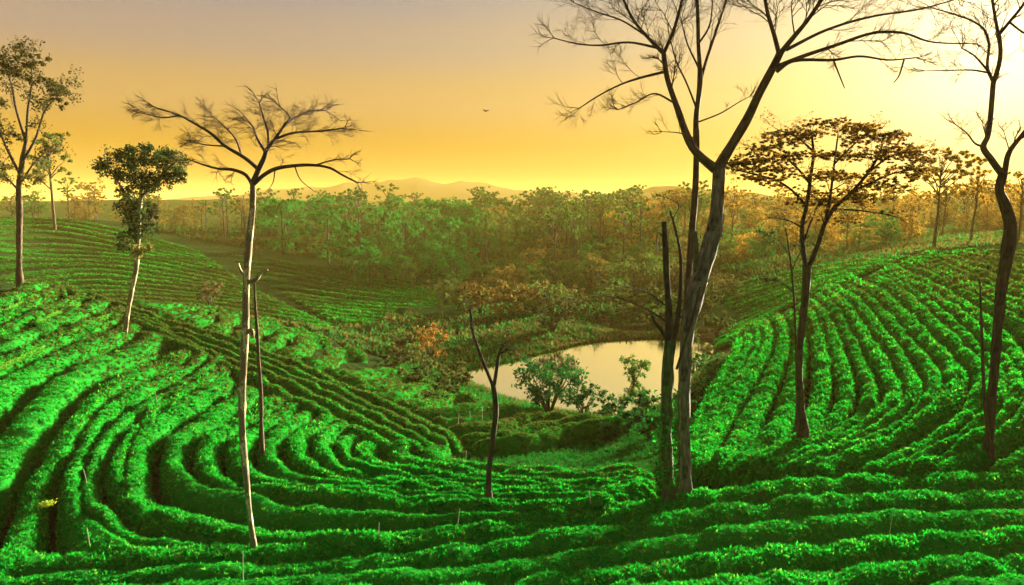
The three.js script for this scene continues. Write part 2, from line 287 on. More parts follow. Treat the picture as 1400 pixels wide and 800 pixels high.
function buildRows(rows, o) {
  let serial = 0;
  rows.forEach((row, ri) => {
    const N = row.length;
    // local half width from the neighbours
    const wide = row.map((p, i) => {
      const a = row[Math.max(0, i - 1)], b = row[Math.min(N - 1, i + 1)]; const tx = b[0] - a[0], td = b[1] - a[1], l = Math.hypot(tx, td) || 1, nx = -td / l, nd = tx / l, best = [9, 9];
      for (let k = Math.max(0, ri - 2); k <= Math.min(rows.length - 1, ri + 2); k++) if (k !== ri) { const nb = rows[k]; for (let j = 0; j < N; j++) { const dx = nb[j][0] - p[0], dd = nb[j][1] - p[1], along = Math.abs(dx * tx + dd * td) / l, off = dx * nx + dd * nd; if (along < .6) { const e = off > 0 ? 1 : 0; best[e] = Math.min(best[e], Math.abs(off)); } } }
      return best.map(v => clamp((v > o.pitch * 1.7 ? o.pitch : v) * .5 * (o.fill ?? .86), o.min ?? .2, o.max ?? .62));
    });
    const soft = e => wide.map((w, i) => { let s = 0, c = 0; for (let j = Math.max(0, i - 2); j <= Math.min(N - 1, i + 2); j++) { s += wide[j][e]; c++; } return s / c; });
    const ws0 = soft(0), ws1 = soft(1), ws = ws0.map((w, i) => (w + ws1[i]) / 2), side = (arr, f) => { const q = clamp(f, 0, .9999) * (N - 1), i = Math.floor(q); return arr[i] + (arr[i + 1] - arr[i]) * (q - i); };
    const curve = new THREE.CatmullRomCurve3(row.map(([x, d], i) => V(x, ws[i], d)), false, 'centripetal'), L = curve.getLength();
    if (L < .8) return;
    const mid = curve.getPoint(.5), dist = Math.max(12, mid.z), step = clamp(dist * .012, .16, .9), n = Math.max(4, Math.ceil(L / step)), K = dist < 60 ? 11 : 7;
    const sid = hedgeTotal * 13.7;
    const frames = curve.getSpacedPoints(n);
    const at = (f, th) => {       // a point of the hedge's surface: f along (0..1), th across (0..pi)
      const fi = f * n, i = Math.min(n - 1, Math.floor(fi)), t = fi - i, a = frames[i], b = frames[i + 1];
      const x = a.x + (b.x - a.x) * t, d = a.z + (b.z - a.z) * t, w0 = side(Math.cos(th) > 0 ? ws1 : ws0, f);
      const tl = Math.hypot(b.x - a.x, b.z - a.z) || 1, nx = -(b.z - a.z) / tl, nd = (b.x - a.x) / tl;
      const s = f * L, end = Math.min(1, Math.sqrt(Math.max(0.02, Math.min(s, L - s) / .55)));
      const bush = noise(s / .95, sid), w = w0 * (1 + .10 * bush + .07 * noise(s / .35, sid, 3)) * (.45 + .55 * end), h = HEDGE * (1 + .12 * bush + .08 * noise(s / .4, sid, 9)) * (.5 + .5 * end) * (o.h ?? 1);
      const c = Math.cos(th), v = Math.max(0, Math.sin(th)); const lat = Math.sign(c) * Math.pow(Math.abs(c), .9) * w, up = Math.pow(v, .72) * h;
      const X = x + nx * lat, Dd = d + nd * lat, lump = .04 * noise(X * 3.1, Dd * 3.1, up * 3);
      return V(X + nx * lump * Math.sign(c), S(X, Dd) - HEDGE - .12 + up * (1 + .12 / HEDGE) + lump, -Dd);
    };
    const base = V(mid.x, ground(mid.x, mid.z), -mid.z);
    const t = thing('tea_hedge', o.label + ', ' + ordinal(serial++) + ' ' + o.from, 'tea hedge', base, o.group);
    const pos = [], idx = [];
    for (let i = 0; i <= n; i++) for (let k = 0; k < K; k++) { const p = at(i / n * .9999, Math.PI * k / (K - 1)).sub(base); pos.push(p.x, p.y, p.z); }
    for (let i = 0; i < n; i++) for (let k = 0; k < K - 1; k++) { const a = i * K + k; idx.push(a, a + K, a + 1, a + 1, a + K, a + K + 1); }
    for (const i of [0, n]) { const c = pos.length / 3; let sx = 0, sy = 0, sz = 0; for (let k = 0; k < K; k++) { sx += pos[(i * K + k) * 3]; sy += pos[(i * K + k) * 3 + 1]; sz += pos[(i * K + k) * 3 + 2]; } pos.push(sx / K, sy / K, sz / K); for (let k = 0; k < K - 1; k++) i ? idx.push(i * K + k, c, i * K + k + 1) : idx.push(k, k + 1, c); }
    const g = new THREE.BufferGeometry(); g.setAttribute('position', new THREE.Float32BufferAttribute(pos, 3)); g.setIndex(idx); g.computeVertexNormals();
    part('hedge_body', g, M.wood, t);
    // leaves
    let area = 0; for (const w of ws) area += (w * 2 + 1.0) / ws.length; area *= L;
    const sizeAt = d => clamp(d * .0042, .07, .30) * (o.leaf ?? 1), cum = [0];
    for (let i = 0; i < n; i++) { const c = frames[i], e = frames[i + 1], sz = sizeAt((c.z + e.z) / 2); cum.push(cum[i] + Math.hypot(e.x - c.x, e.z - c.z) * (c.y * 2 + 1.0) / (sz * sz) * (o.dens ?? .72)); }
    const count = Math.min(26000, Math.round(cum[n]));
    const list = [], a = V(), b = V(), ff = V();
    for (let i = 0; i < count; i++) {
      const want = rnd() * cum[n]; let lo = 0, hi = n; while (hi - lo > 1) { const md = lo + hi >> 1; cum[md] <= want ? lo = md : hi = md; }
      const f = clamp((lo + rnd()) / n, .001, .999), th = Math.PI * clamp(.5 + (rnd() - .5) * 1.02, .015, .985), p = at(f, th), e = .02;
      a.copy(at(Math.min(.9995, f + .15 / L), th)).sub(p); b.copy(at(f, clamp(th + e, 0, Math.PI))).sub(p);
      const nn = V().crossVectors(a, b).normalize(); if (nn.y < 0 && Math.abs(th - Math.PI / 2) < 1.2) nn.negate(); if (!isFinite(nn.x)) nn.set(0, 1, 0);
      nn.x += rr(-.45, .45); nn.y += rr(0, .8); nn.z += rr(-.45, .45); nn.normalize();
      const sc = sizeAt(-p.z) * rr(.7, 1.3);
      list.push({ p: p.sub(base).addScaledVector(nn, -sc * .25), n: nn, s: sc, c: teaColour(p.x + base.x, -(p.z + base.z)) });
    }
    const third = Math.floor(hedgeTotal % 3);
    instances('leaves', sprigs[third], M.leaf, list, t);
    hedgeTotal++;
  });
}
// rows that come down the west slope and swing round the bowl
buildRows(family([
  [[-200, 470], [-100, 445], [0, 412], [45, 391], [70, 385], [90, 401]],
  [[-200, 560], [-60, 520], [0, 492], [60, 465], [146, 430], [182, 414]],
  [[-200, 650], [-60, 575], [12, 522], [50, 500], [100, 477], [165, 450], [195, 436]],
  [[-150, 800], [-40, 710], [0, 640], [30, 592], [57, 550], [87, 520], [130, 495], [175, 478], [217, 455]],
  [[-30, 790], [10, 755], [32, 725], [42, 690], [50, 660], [72, 630], [95, 600], [120, 560], [140, 535], [190, 510], [240, 490], [270, 470]],
  [[420, 747], [300, 744], [240, 738], [175, 727], [145, 706], [122, 685], [121, 650], [140, 605], [165, 575], [220, 540], [277, 505], [305, 485]],
  [[700, 712], [560, 725], [400, 728], [300, 720], [240, 707], [205, 692], [180, 672], [180, 640], [190, 600], [210, 575], [282, 530], [312, 512]],
  [[800, 692], [640, 704], [520, 704], [400, 693], [324, 675], [285, 667], [256, 654], [240, 638], [238, 618], [247, 596], [275, 576], [320, 545], [345, 526]],
  [[860, 680], [740, 690], [600, 687], [480, 678], [400, 668], [340, 664], [308, 658], [287, 645], [280, 622], [292, 598], [330, 575], [365, 552], [385, 540]],
  [[900, 660], [780, 672], [640, 668], [540, 660], [470, 651], [435, 640], [410, 622], [405, 603], [416, 586], [440, 572], [455, 566]],
  [[900, 646], [760, 655], [640, 650], [560, 641], [515, 628], [492, 612], [500, 604], [512, 600]],
  [[890, 634], [760, 640], [680, 636], [620, 628], [590, 616], [602, 604]],
], 1.3, { list: [4, 1, 1, 1, 2, 2, 1, 1, 3, 3, 2] }), { pitch: 1.5, max: .85, fill: .8, label: 'long green tea hedge curving round the bowl', from: 'row counting inward', group: 'tea hedges curving round the bowl' });
// long diagonal rows under the crest
const diag = family([
  [[118, 399], [150, 411], [190, 425], [230, 438], [280, 452], [330, 468], [400, 492], [460, 520], [520, 545], [580, 575], [625, 600]],
  [[190, 448], [232, 462], [280, 482], [330, 505], [400, 540], [460, 570], [520, 600], [570, 622]],
], 1.05);
buildRows(diag, { pitch: 1.05, fill: .68, leaf: .7, label: 'straight olive tea hedge running diagonally below the crest', from: 'row counting down', group: 'diagonal tea hedges' });
{ // stubby rows that run over the crest
  const top = resample(diag[0], 240), rows = []; let acc = 0;
  for (let i = 3; i < 232; i++) {
    acc += Math.hypot(top[i][0] - top[i - 1][0], top[i][1] - top[i - 1][1]);
    if (acc < 1.2) continue; acc = 0;
    const tx = top[i + 2][0] - top[i - 2][0], td = top[i + 2][1] - top[i - 2][1], l = Math.hypot(tx, td); let nx = -td / l, nd = tx / l; if (nd < 0) { nx = -nx; nd = -nd; }
    const q = []; for (let s = .85; s <= 8.2; s += .6) { const bend = .7 * Math.sin(s * .75); q.push([top[i][0] + nx * s + tx / l * bend, top[i][1] + nd * s + td / l * bend]); }
    rows.push(resample(q, 20));
  }
  buildRows(rows, { pitch: 1.2, fill: .66, leaf: .65, label: 'short stubby tea hedge over the crest', from: 'counting from the tall airy tree', group: 'short tea hedges over the crest' });
}
// rows along the shelf in front
buildRows(family([
  [[-200, 776], [0, 765], [150, 758], [300, 752], [500, 738], [700, 713], [900, 682], [1050, 660], [1250, 648], [1500, 640]],
  [[-200, 905], [350, 900], [700, 892], [1050, 884], [1500, 858]],
], 1.0, { skew: 1 }), { pitch: 1.02, fill: 1.2, h: .9, max: .75, label: 'broad bright tea hedge along the shelf', from: 'row counting away from the bowl', group: 'tea hedges along the shelf' });
// rows of the east slope
buildRows(family([
  [[925, 645], [945, 604], [958, 568], [975, 536], [992, 506], [1008, 480], [1012, 462]],
  [[958, 634], [972, 590], [990, 559], [1017, 524], [1040, 490], [1050, 460], [1045, 438]],
  [[1000, 638], [1060, 612], [1100, 588], [1118, 558], [1126, 530], [1123, 477], [1116, 445], [1095, 415]],
  [[1050, 640], [1120, 608], [1182, 577], [1223, 540], [1205, 494], [1176, 447], [1158, 418], [1130, 395]],
  [[1110, 641], [1190, 607], [1276, 556], [1300, 530], [1303, 500], [1264, 459], [1223, 418], [1194, 395], [1160, 378]],
  [[1180, 641], [1270, 602], [1330, 557], [1346, 510], [1311, 471], [1276, 436], [1229, 395], [1195, 375]],
  [[1270, 640], [1350, 602], [1400, 562], [1415, 520], [1370, 462], [1311, 410], [1252, 379], [1215, 362]],
  [[1360, 640], [1450, 590], [1500, 530], [1460, 480], [1400, 442], [1330, 402], [1270, 372], [1235, 356]],
  [[1460, 628], [1550, 560], [1540, 490], [1450, 440], [1400, 415], [1320, 382], [1280, 364], [1250, 350]],
  [[1560, 600], [1640, 510], [1560, 440], [1480, 412], [1400, 390], [1330, 368], [1290, 352], [1265, 345]],
  [[1660, 560], [1690, 470], [1600, 410], [1500, 385], [1400, 362], [1340, 350], [1300, 343]],
  [[1760, 540], [1740, 430], [1640, 385], [1530, 365], [1430, 348], [1370, 341]],
], 1.0), { pitch: 1.0, fill: .8, label: 'wavy green tea hedge sweeping upslope', from: 'row counting away from the pond', group: 'tea hedges sweeping up the slope' });
buildRows(family([
  [[962, 399], [1020, 381], [1080, 367], [1140, 356], [1200, 348], [1245, 344]],
  [[968, 430], [1020, 408], [1070, 392], [1120, 376], [1165, 364], [1210, 355]],
  [[985, 462], [1015, 445], [1040, 430], [1075, 410], [1120, 391], [1155, 377]],
], 1.9), { pitch: 1.9, max: .6, h: .5, leaf: .7, label: 'thin distant tea hedge on the brow beyond the pond', from: 'row from the skyline', group: 'tea hedges on the far brow' });
// far parcels
buildRows(family([
  [[-80, 300], [50, 295], [140, 305], [215, 324], [270, 340]],
  [[-80, 350], [50, 349], [140, 352], [240, 366], [340, 386]],
  [[-80, 400], [100, 402], [250, 409], [350, 420], [450, 434]],
  [[-80, 416], [100, 420], [250, 428], [350, 440], [450, 450]],
], 2.6, { list: [8, 8, 3], d0: 56 }), { pitch: 2.6, max: .8, fill: .55, h: .5, leaf: .6, dens: .5, label: 'level terrace hedge on the far hillside behind the crest', from: 'row from its top', group: 'tea hedges on the far hillside' });
buildRows(family([
  [[310, 345], [370, 350], [430, 362], [500, 374], [560, 386], [600, 396]],
  [[385, 395], [440, 402], [500, 408], [560, 412], [625, 414]],
  [[450, 428], [500, 434], [550, 438], [600, 441], [630, 436]],
], 2.6, { n: 6, d0: 58 }), { pitch: 2.6, max: .8, fill: .55, h: .5, leaf: .6, dens: .5, label: 'terrace hedge on the green parcel below the forest', from: 'row from its top', group: 'tea hedges below the forest' });
console.log('hedges', hedgeTotal, 'leaves', leafCount);

// ---------------------------------------------------------------- wood
class Wood {
  constructor() { this.pos = []; this.nor = []; this.uv = []; this.idx = []; }
  tube(p, r, sides = 7, rough = 0) {       // p: points, r: radii
    const n = p.length, b = this.pos.length / 3; let up = V(0, 0, 1), run = 0; const T = V(), A = V(), B = V();
    for (let i = 0; i < n; i++) {
      T.subVectors(p[Math.min(n - 1, i + 1)], p[Math.max(0, i - 1)]).normalize();
      if (Math.abs(T.dot(up)) > .95) up = V(1, 0, 0);
      A.crossVectors(up, T).normalize(); B.crossVectors(T, A); up = B.clone();
      if (i) run += p[i].distanceTo(p[i - 1]);
      for (let k = 0; k <= sides; k++) {
        const a = k / sides * 6.2832, q = r[i] * (1 + (rough ? rough * noise(p[i].x * 3 + Math.cos(a) * 2, p[i].y * 2.2, Math.sin(a) * 2 + p[i].z) : 0)), c = Math.cos(a), s = Math.sin(a);
        this.pos.push(p[i].x + (A.x * c + B.x * s) * q, p[i].y + (A.y * c + B.y * s) * q, p[i].z + (A.z * c + B.z * s) * q);
        this.nor.push(A.x * c + B.x * s, A.y * c + B.y * s, A.z * c + B.z * s); this.uv.push(k / sides, run * .8);
      }
    }
    const w = sides + 1; for (let i = 0; i < n - 1; i++) for (let k = 0; k < sides; k++) { const a = b + i * w + k; this.idx.push(a, a + 1, a + w, a + 1, a + w + 1, a + w); }
    const c = this.pos.length / 3, l = p[n - 1]; T.subVectors(l, p[n - 2]).normalize(); this.pos.push(l.x, l.y, l.z); this.nor.push(T.x, T.y, T.z); this.uv.push(.5, run);
    for (let k = 0; k < sides; k++) { const a = b + (n - 1) * w + k; this.idx.push(a, a + 1, c); }
  }
  geo(base) {
    const g = new THREE.BufferGeometry(); if (base) for (let i = 0; i < this.pos.length; i += 3) { this.pos[i] -= base.x; this.pos[i + 1] -= base.y; this.pos[i + 2] -= base.z; }
    g.setAttribute('position', new THREE.Float32BufferAttribute(this.pos, 3)); g.setAttribute('normal', new THREE.Float32BufferAttribute(this.nor, 3)); g.setAttribute('uv', new THREE.Float32BufferAttribute(this.uv, 2)); g.setIndex(this.idx); return g;
  }
}
function randPerp(d) { const v = V(gauss(), gauss(), gauss()); v.addScaledVector(d, -v.dot(d)); return v.normalize(); }
function grow(W, p, dir, len, r, lvl, o, tips) {
  const k = 4, ps = [p.clone()], rs = [r], d = dir.clone(), q = p.clone();
  for (let i = 1; i <= k; i++) { d.addScaledVector(randPerp(d), o.wander ?? .22); d.y += (o.up ?? .06); d.y *= (o.flat ?? 1); d.normalize(); q.addScaledVector(d, len / k); ps.push(q.clone()); rs.push(r * (1 - .75 * i / k) + .001); }
  W.tube(ps, rs, r > .02 ? 5 : 3);
  if (tips && lvl <= (o.tipLevel ?? 0)) tips.push({ p: q.clone(), d: d.clone() });
  if (lvl > 0) { const n = o.kids ?? 4; for (let i = 0; i < n; i++) { const t = .25 + .75 * (i + rnd()) / n, s = t * k, a = Math.min(k - 1, Math.floor(s)), at = ps[a].clone().lerp(ps[a + 1], s - a), td = ps[a + 1].clone().sub(ps[a]).normalize(); td.addScaledVector(randPerp(td), rr(.5, 1.0)).normalize(); grow(W, at, td, len * rr(.42, .72), Math.max(.0022, r * rr(.4, .6)), lvl - 1, o, tips); } }
}
// a tree traced from the photograph: every point [px, py, dz?], widths in px
function path3(pts, D, dz0 = 0, dz1 = 0, n = 0) {
  const c = new THREE.CatmullRomCurve3(pts.map(([x, y, z], i) => P(x, y, D + (z ?? (dz0 + (dz1 - dz0) * i / (pts.length - 1))))), false, 'centripetal');
  return c.getPoints(n || pts.length * 4);
}
const px2m = D => D / F * 1.01;
function radii(n, w, D) { const r = []; for (let i = 0; i < n; i++) { const f = i / (n - 1) * (w.length - 1), a = Math.min(w.length - 2, Math.floor(f)); r.push((w[a] + (w[a + 1] - w[a]) * (f - a)) * .38 * px2m(D)); } return r; }
function bareTree(name, label, D, spec, mats, group) {
  const b = P(...spec.trunk[0], D), gy = ground(b.x, D), base = V(b.x, gy, -D);
  const t = thing(name, label, 'tree', base, group);
  const tp = path3(spec.trunk, D, 0, 0, 40); tp.unshift(V(b.x, gy - .25, -D));
  let W = new Wood(); const tr = radii(tp.length, spec.w, D); tr[0] *= 1.7; tr[1] *= 1.35; tr[2] *= 1.12; W.tube(tp, tr, 12, spec.rough ?? .22);
  for (const k of spec.knobs || []) { const q = path3(k.pts, D, 0, k.dz ?? 0); W.tube(q, radii(q.length, k.w, D), 7, .3); }
  part('trunk', W.geo(base), mats[0], t);
  const twigs = new Wood(), tips = [];
  for (const l of spec.limbs || []) {
    const q = path3(l.pts, D, l.z0 ?? 0, l.z1 ?? 0), w = new Wood(), r = radii(q.length, l.w, D); w.tube(q, r, 7, .15); const br = part('branch', w.geo(base), mats[1] || mats[0], t);
    const o = { ...spec.twig, ...l.twig }; if (o.none) continue;
    const len = q.reduce((s, p, i) => i ? s + p.distanceTo(q[i - 1]) : 0, 0), n = Math.round(len * (o.per ?? 3.2));
    for (let i = 0; i < n; i++) {
      const f = (o.from ?? .3) + (1 - (o.from ?? .3)) * (i + rnd()) / n, s = f * (q.length - 1), a = Math.min(q.length - 2, Math.floor(s)), at = q[a].clone().lerp(q[a + 1], s - a), td = q[a + 1].clone().sub(q[a]).normalize();
      td.addScaledVector(randPerp(td), rr(.5, 1.1)); td.y += o.lift ?? .25; td.y *= o.flat0 ?? 1; td.normalize();
      grow(twigs, at, td, (o.len ?? .9) * rr(.55, 1.25) * (1 - .35 * f), Math.max(.005, r[a] * rr(.22, .4)), o.lvl ?? 2, o, tips);
    }
    const e = q[q.length - 1], ed = e.clone().sub(q[q.length - 3]).normalize(); for (let i = 0; i < 3; i++) grow(twigs, e, ed.clone().addScaledVector(randPerp(ed), .5).normalize(), (o.len ?? .9) * .8, .012, (o.lvl ?? 2) - 1, o, tips);
  }
  if (twigs.pos.length) part('twigs', twigs.geo(base), M.barkTan, t).userData = { kind: 'stuff' };
  return { t, base, tips };
}
function quadLeaves(list) {       // list {p, s, c}: folded leaf-clump faces merged into one geometry with vertex colours
  const pos = [], col = [], idx = [], a = V(), b = V(), c = V();
  for (const o of list) {
    a.set(gauss(), gauss(), gauss()).normalize(); if (o.flat) { a.y *= o.flat; a.normalize(); } b.copy(randPerp(a)); if (o.flat) { b.y *= o.flat; b.normalize(); } c.crossVectors(a, b);
    const s = o.s, k = pos.length / 3, w = s * .5;
    const add = (u, v, h) => { pos.push(o.p.x + a.x * u + b.x * v + c.x * h, o.p.y + a.y * u + b.y * v + c.y * h, o.p.z + a.z * u + b.z * v + c.z * h); col.push(o.c.r, o.c.g, o.c.b); };
    add(-s * .55, 0, 0); add(-s * .05, w * .55, s * .10); add(s * .6, rr(-.1, .1) * s, 0); add(0, -w * .55, s * .10);
    idx.push(k, k + 1, k + 2, k, k + 2, k + 3);
  }
  const g = new THREE.BufferGeometry(); g.setAttribute('position', new THREE.Float32BufferAttribute(pos, 3)); g.setAttribute('color', new THREE.Float32BufferAttribute(col, 3)); g.setIndex(idx); g.computeVertexNormals(); return g;
}
const pick = a => a[Math.floor(rnd() * a.length)];
function clumpLeaves(list, c, rx, ry, rz, n, s, cols, flat) {     // a ragged clump: sub-clumps inside an ellipsoid
  const subs = Math.max(3, Math.round(n / 26)); 
  for (let j = 0; j < subs; j++) {
    let u; do { u = V(rr(-1, 1), rr(-1, 1), rr(-1, 1)); } while (u.length() > 1); 
    const q = V(c.x + u.x * rx, c.y + u.y * ry, c.z + u.z * rz), rad = Math.min(rx, Math.max(ry, s * 1.5)) * rr(.22, .45), col = pick(cols);
    for (let i = 0; i < n / subs; i++) { const k = rr(.75, 1.25); list.push({ p: V(q.x + gauss() * rad, q.y + gauss() * rad * (flat ? .5 : .8), q.z + gauss() * rad), s: s * rr(.7, 1.3), c: lin(col.r * k, col.g * k, col.b * k), flat }); }
  }
}

// the slender bare tree on the west side
const tA = bareTree('bare_tree', 'slender bare tree with pale lichen trunk and flat spreading crown', 14.6, {
  trunk: [[347, 746], [341, 700], [336, 650], [332, 600], [331, 540], [334, 480], [336, 420], [337, 370], [340, 330], [345, 290], [346, 248]], w: [9, 9.5, 11, 12, 13, 13, 12, 13, 11, 10],
  knobs: [{ pts: [[338, 386], [350, 382], [356, 374], [366, 369]], w: [9, 8, 7, 4], dz: -.1 }, { pts: [[337, 380], [329, 370], [326, 360]], w: [6, 4, 2], dz: .1 }, { pts: [[337, 455], [344, 452], [346, 462]], w: [8, 8, 6], dz: -.1 }],
  twig: { len: .5, per: 9, lvl: 2, up: .02, lift: .08, from: .3, kids: 5, flat0: .6, flat: .88 },
  limbs: [
    { pts: [[347, 252], [360, 240], [376, 231], [400, 227], [430, 226], [452, 230], [466, 238], [487, 249]], w: [8, 3], z0: 0, z1: -1.2, twig: { per: 1.2, len: .5, lift: 0 } },
    { pts: [[430, 226], [455, 219], [478, 217]], w: [3, 1.5], z0: -.7, z1: -1.3, twig: { per: 2, len: .4 } },
    { pts: [[403, 228], [411, 246], [430, 262]], w: [2.5, 1.2], z0: -.5, z1: -.6, twig: { none: true } },
    { pts: [[376, 233], [373, 250], [363, 263]], w: [2.5, 1], z0: -.2, z1: .1, twig: { none: true } },
    { pts: [[346, 254], [336, 239], [318, 232], [300, 231], [280, 226], [258, 218]], w: [8, 2.5], z0: 0, z1: 1.2, twig: { per: 3.5, len: .6 } },
    { pts: [[346, 250], [354, 231], [361, 216], [365, 204], [378, 187], [388, 172], [396, 160], [384, 147]], w: [11, 8, 5, 2], z0: 0, z1: -.3 },
    { pts: [[376, 190], [400, 182], [440, 179], [471, 175]], w: [5, 2], z0: -.1, z1: -.9, twig: { flat0: .6 } },
    { pts: [[388, 173], [405, 160], [425, 152], [446, 151]], w: [5, 2], z0: -.2, z1: .8 },
    { pts: [[363, 208], [352, 190], [346, 174], [334, 159]], w: [6, 2], z0: 0, z1: .9 },
    { pts: [[367, 203], [366, 180], [360, 160], [355, 142]], w: [5, 2], z0: 0, z1: -1 },
    { pts: [[352, 230], [335, 216], [307, 199], [288, 182], [268, 170], [244, 157], [217, 149]], w: [8, 5, 2.5], z0: 0, z1: -.5, twig: { per: 4.5 } },
    { pts: [[246, 158], [222, 161], [205, 157], [190, 154]], w: [3, 1.2], z0: -.4, z1: 0, twig: { len: .4 } },
    { pts: [[309, 200], [282, 198], [262, 194]], w: [3, 1.5], z0: -.2, z1: .9, twig: { len: .5 } },
    { pts: [[330, 212], [322, 190], [306, 172], [292, 160]], w: [4, 1.5], z0: 0, z1: 1.1 },
  ],
}, [M.barkPale, M.barkBrown]);
bareTree('broken_sapling', 'thin leaning branchless pole-like sapling behind the slender bare tree', 20.5, { trunk: [[357, 592], [357, 540], [354, 500], [352, 460], [349, 420], [348, 388]], w: [7, 7, 6, 6, 5, 4], limbs: [{ pts: [[352, 462], [342, 456], [337, 462]], w: [5, 4], z0: 0, z1: -.2, twig: { none: true } }] }, [M.barkBrown]);

// the big forked tree
const tB = bareTree('forked_tree', 'tall bare tree with thick dark trunk forking wide above the pond', 17.1, {
  trunk: [[938, 666], [936, 600], [936, 540], [938, 480], [943, 440], [951, 402], [961, 370], [971, 335], [978, 300], [981, 265], [982, 226]], w: [20, 20, 20, 20, 23, 28, 32, 29, 27, 25, 23, 19], rough: .34,
  knobs: [{ pts: [[951, 372], [952, 345], [951, 316]], w: [9, 8, 7], dz: -.25 }, { pts: [[977, 330], [988, 300], [988, 285]], w: [8, 6, 3], dz: .1 }],
  twig: { len: 1.15, per: 5.5, lvl: 2, up: .05, lift: .2, from: .2, kids: 7 },
  limbs: [
    { pts: [[981, 230], [1000, 200], [1018, 170], [1035, 135], [1050, 105], [1062, 82], [1068, 70]], w: [18, 15, 12], z0: 0, z1: -.8, twig: { none: true } },
    { pts: [[1066, 76], [1058, 46], [1050, 20], [1043, -20], [1035, -60]], w: [8, 5], z0: -.8, z1: -.3 },
    { pts: [[1068, 72], [1086, 50], [1106, 25], [1126, -5], [1150, -45]], w: [9, 5], z0: -.8, z1: -1.8 },
    { pts: [[1060, 92], [1090, 80], [1145, 61], [1195, 45], [1235, 45], [1272, 57], [1335, 60]], w: [8, 5, 2], z0: -.8, z1: .5, twig: { per: 1.4, len: .9 } },
    { pts: [[1062, 98], [1082, 84], [1140, 82], [1175, 77], [1215, 82], [1252, 79]], w: [7, 4, 2], z0: -.8, z1: -2, twig: { per: 1.0, len: .5 } },
    { pts: [[1140, 83], [1149, 106], [1155, 121]], w: [3, 1.5], z0: -1.4, z1: -1.4, twig: { none: true } },
    { pts: [[1236, 82], [1229, 104], [1222, 113]], w: [3, 1.5], z0: -1.9, z1: -1.9, twig: { none: true } },
    { pts: [[1076, 68], [1130, 41], [1190, 23], [1260, 12], [1310, -2]], w: [6, 4, 2], z0: -.9, z1: 1, twig: { per: 1.6 } },
    { pts: [[978, 232], [947, 202], [927, 150], [912, 105], [907, 70]], w: [17, 13, 10, 8], z0: 0, z1: .7, twig: { from: .6, per: 1.2, len: .7 } },
    { pts: [[907, 74], [920, 45], [930, 10], [938, -30]], w: [7, 4], z0: .7, z1: .2 },
    { pts: [[906, 72], [885, 50], [868, 30], [855, 5], [842, -30]], w: [7, 4], z0: .7, z1: 1.4 },
    { pts: [[902, 66], [860, 58], [820, 62], [790, 60], [757, 52]], w: [5, 2], z0: .7, z1: 1.8, twig: { per: 1.6, len: .7 } },
    { pts: [[910, 98], [880, 105], [850, 115], [820, 130], [792, 148]], w: [5, 2], z0: .7, z1: 0, twig: { per: 2, len: .8, lift: 0 } },
    { pts: [[924, 142], [895, 128], [870, 140], [845, 150]], w: [4, 1.5], z0: .5, z1: -.8, twig: { per: 2, len: .6, lift: .1 } },
    { pts: [[885, 50], [850, 28], [815, 16], [785, 4]], w: [4, 1.5], z0: 1, z1: .2, twig: { per: 2.4 } },
  ],
}, [M.barkGrey, M.barkBrown]);
bareTree('slim_tree', 'slim straight bare tree standing just behind the big forked tree', 18.0, {
  trunk: [[931, 655], [932, 560], [934, 480], [940, 400], [945, 330], [950, 270], [952, 215], [952, 160], [957, 110], [955, 60], [953, 0], [950, -40]], w: [13, 13, 13, 12, 12, 11, 10, 9, 7, 6, 5],
  twig: { len: .95, per: 3, lvl: 2, up: .12, lift: .35, kids: 4 },
  limbs: [{ pts: [[957, 112], [968, 75], [985, 25], [1000, -20]], w: [6, 3], z0: 0, z1: .6 }, { pts: [[953, 150], [938, 112], [925, 85], [918, 60]], w: [4, 2], z0: 0, z1: -.8 }, { pts: [[955, 92], [940, 60], [932, 30]], w: [4, 2], z0: 0, z1: .8 }, { pts: [[952, 168], [985, 155], [1010, 140], [1025, 132]], w: [3, 1.3], z0: 0, z1: .9, twig: { per: 1.5, len: .5 } }, { pts: [[951, 190], [930, 182], [905, 180]], w: [3, 1.2], z0: 0, z1: -.7, twig: { per: 1.6, len: .5 } }, { pts: [[955, 60], [970, 35], [975, -10]], w: [4, 2], z0: 0, z1: -.7 }],
}, [M.barkBrown]);
const tC = bareTree('broken_tree', 'broken mossy trunk with snapped dead stems beside the big forked tree', 16.9, {
  trunk: [[913, 670], [911, 600], [912, 545], [913, 500], [916, 465]], w: [20, 21, 21, 20, 19], rough: .34,
  twig: { none: true },
  limbs: [{ pts: [[914, 476], [914, 420], [911, 370], [909, 325], [908, 303]], w: [15, 11, 12, 10], z0: 0, z1: -.1 }, { pts: [[918, 476], [927, 430], [931, 385], [930, 345], [922, 308], [916, 288]], w: [10, 6, 3], z0: .05, z1: .4 }, { pts: [[911, 462], [903, 450], [896, 442], [892, 433]], w: [9, 6, 6], z0: 0, z1: -.4 },
    { pts: [[925, 505], [936, 470], [948, 430], [957, 392]], w: [5, 4, 3], z0: -.45, z1: -.5 }, { pts: [[913, 440], [880, 421], [850, 409], [800, 399], [762, 384]], w: [4, 2, 1], z0: 0, z1: 1.6, twig: { none: false, per: 1.4, len: .6, lvl: 1, lift: .1 } }, { pts: [[913, 420], [885, 400], [855, 392], [825, 386]], w: [3, 1], z0: 0, z1: -1, twig: { none: false, per: 1.6, len: .5, lvl: 1 } }, { pts: [[910, 330], [900, 318], [897, 345]], w: [3, 1.5], z0: 0, z1: -.2 }, { pts: [[920, 300], [928, 280], [905, 268]], w: [2, 1], z0: .3, z1: .3, twig: { none: false, per: 3, len: .3, lvl: 1 } }],
}, [M.moss, M.barkDark]);
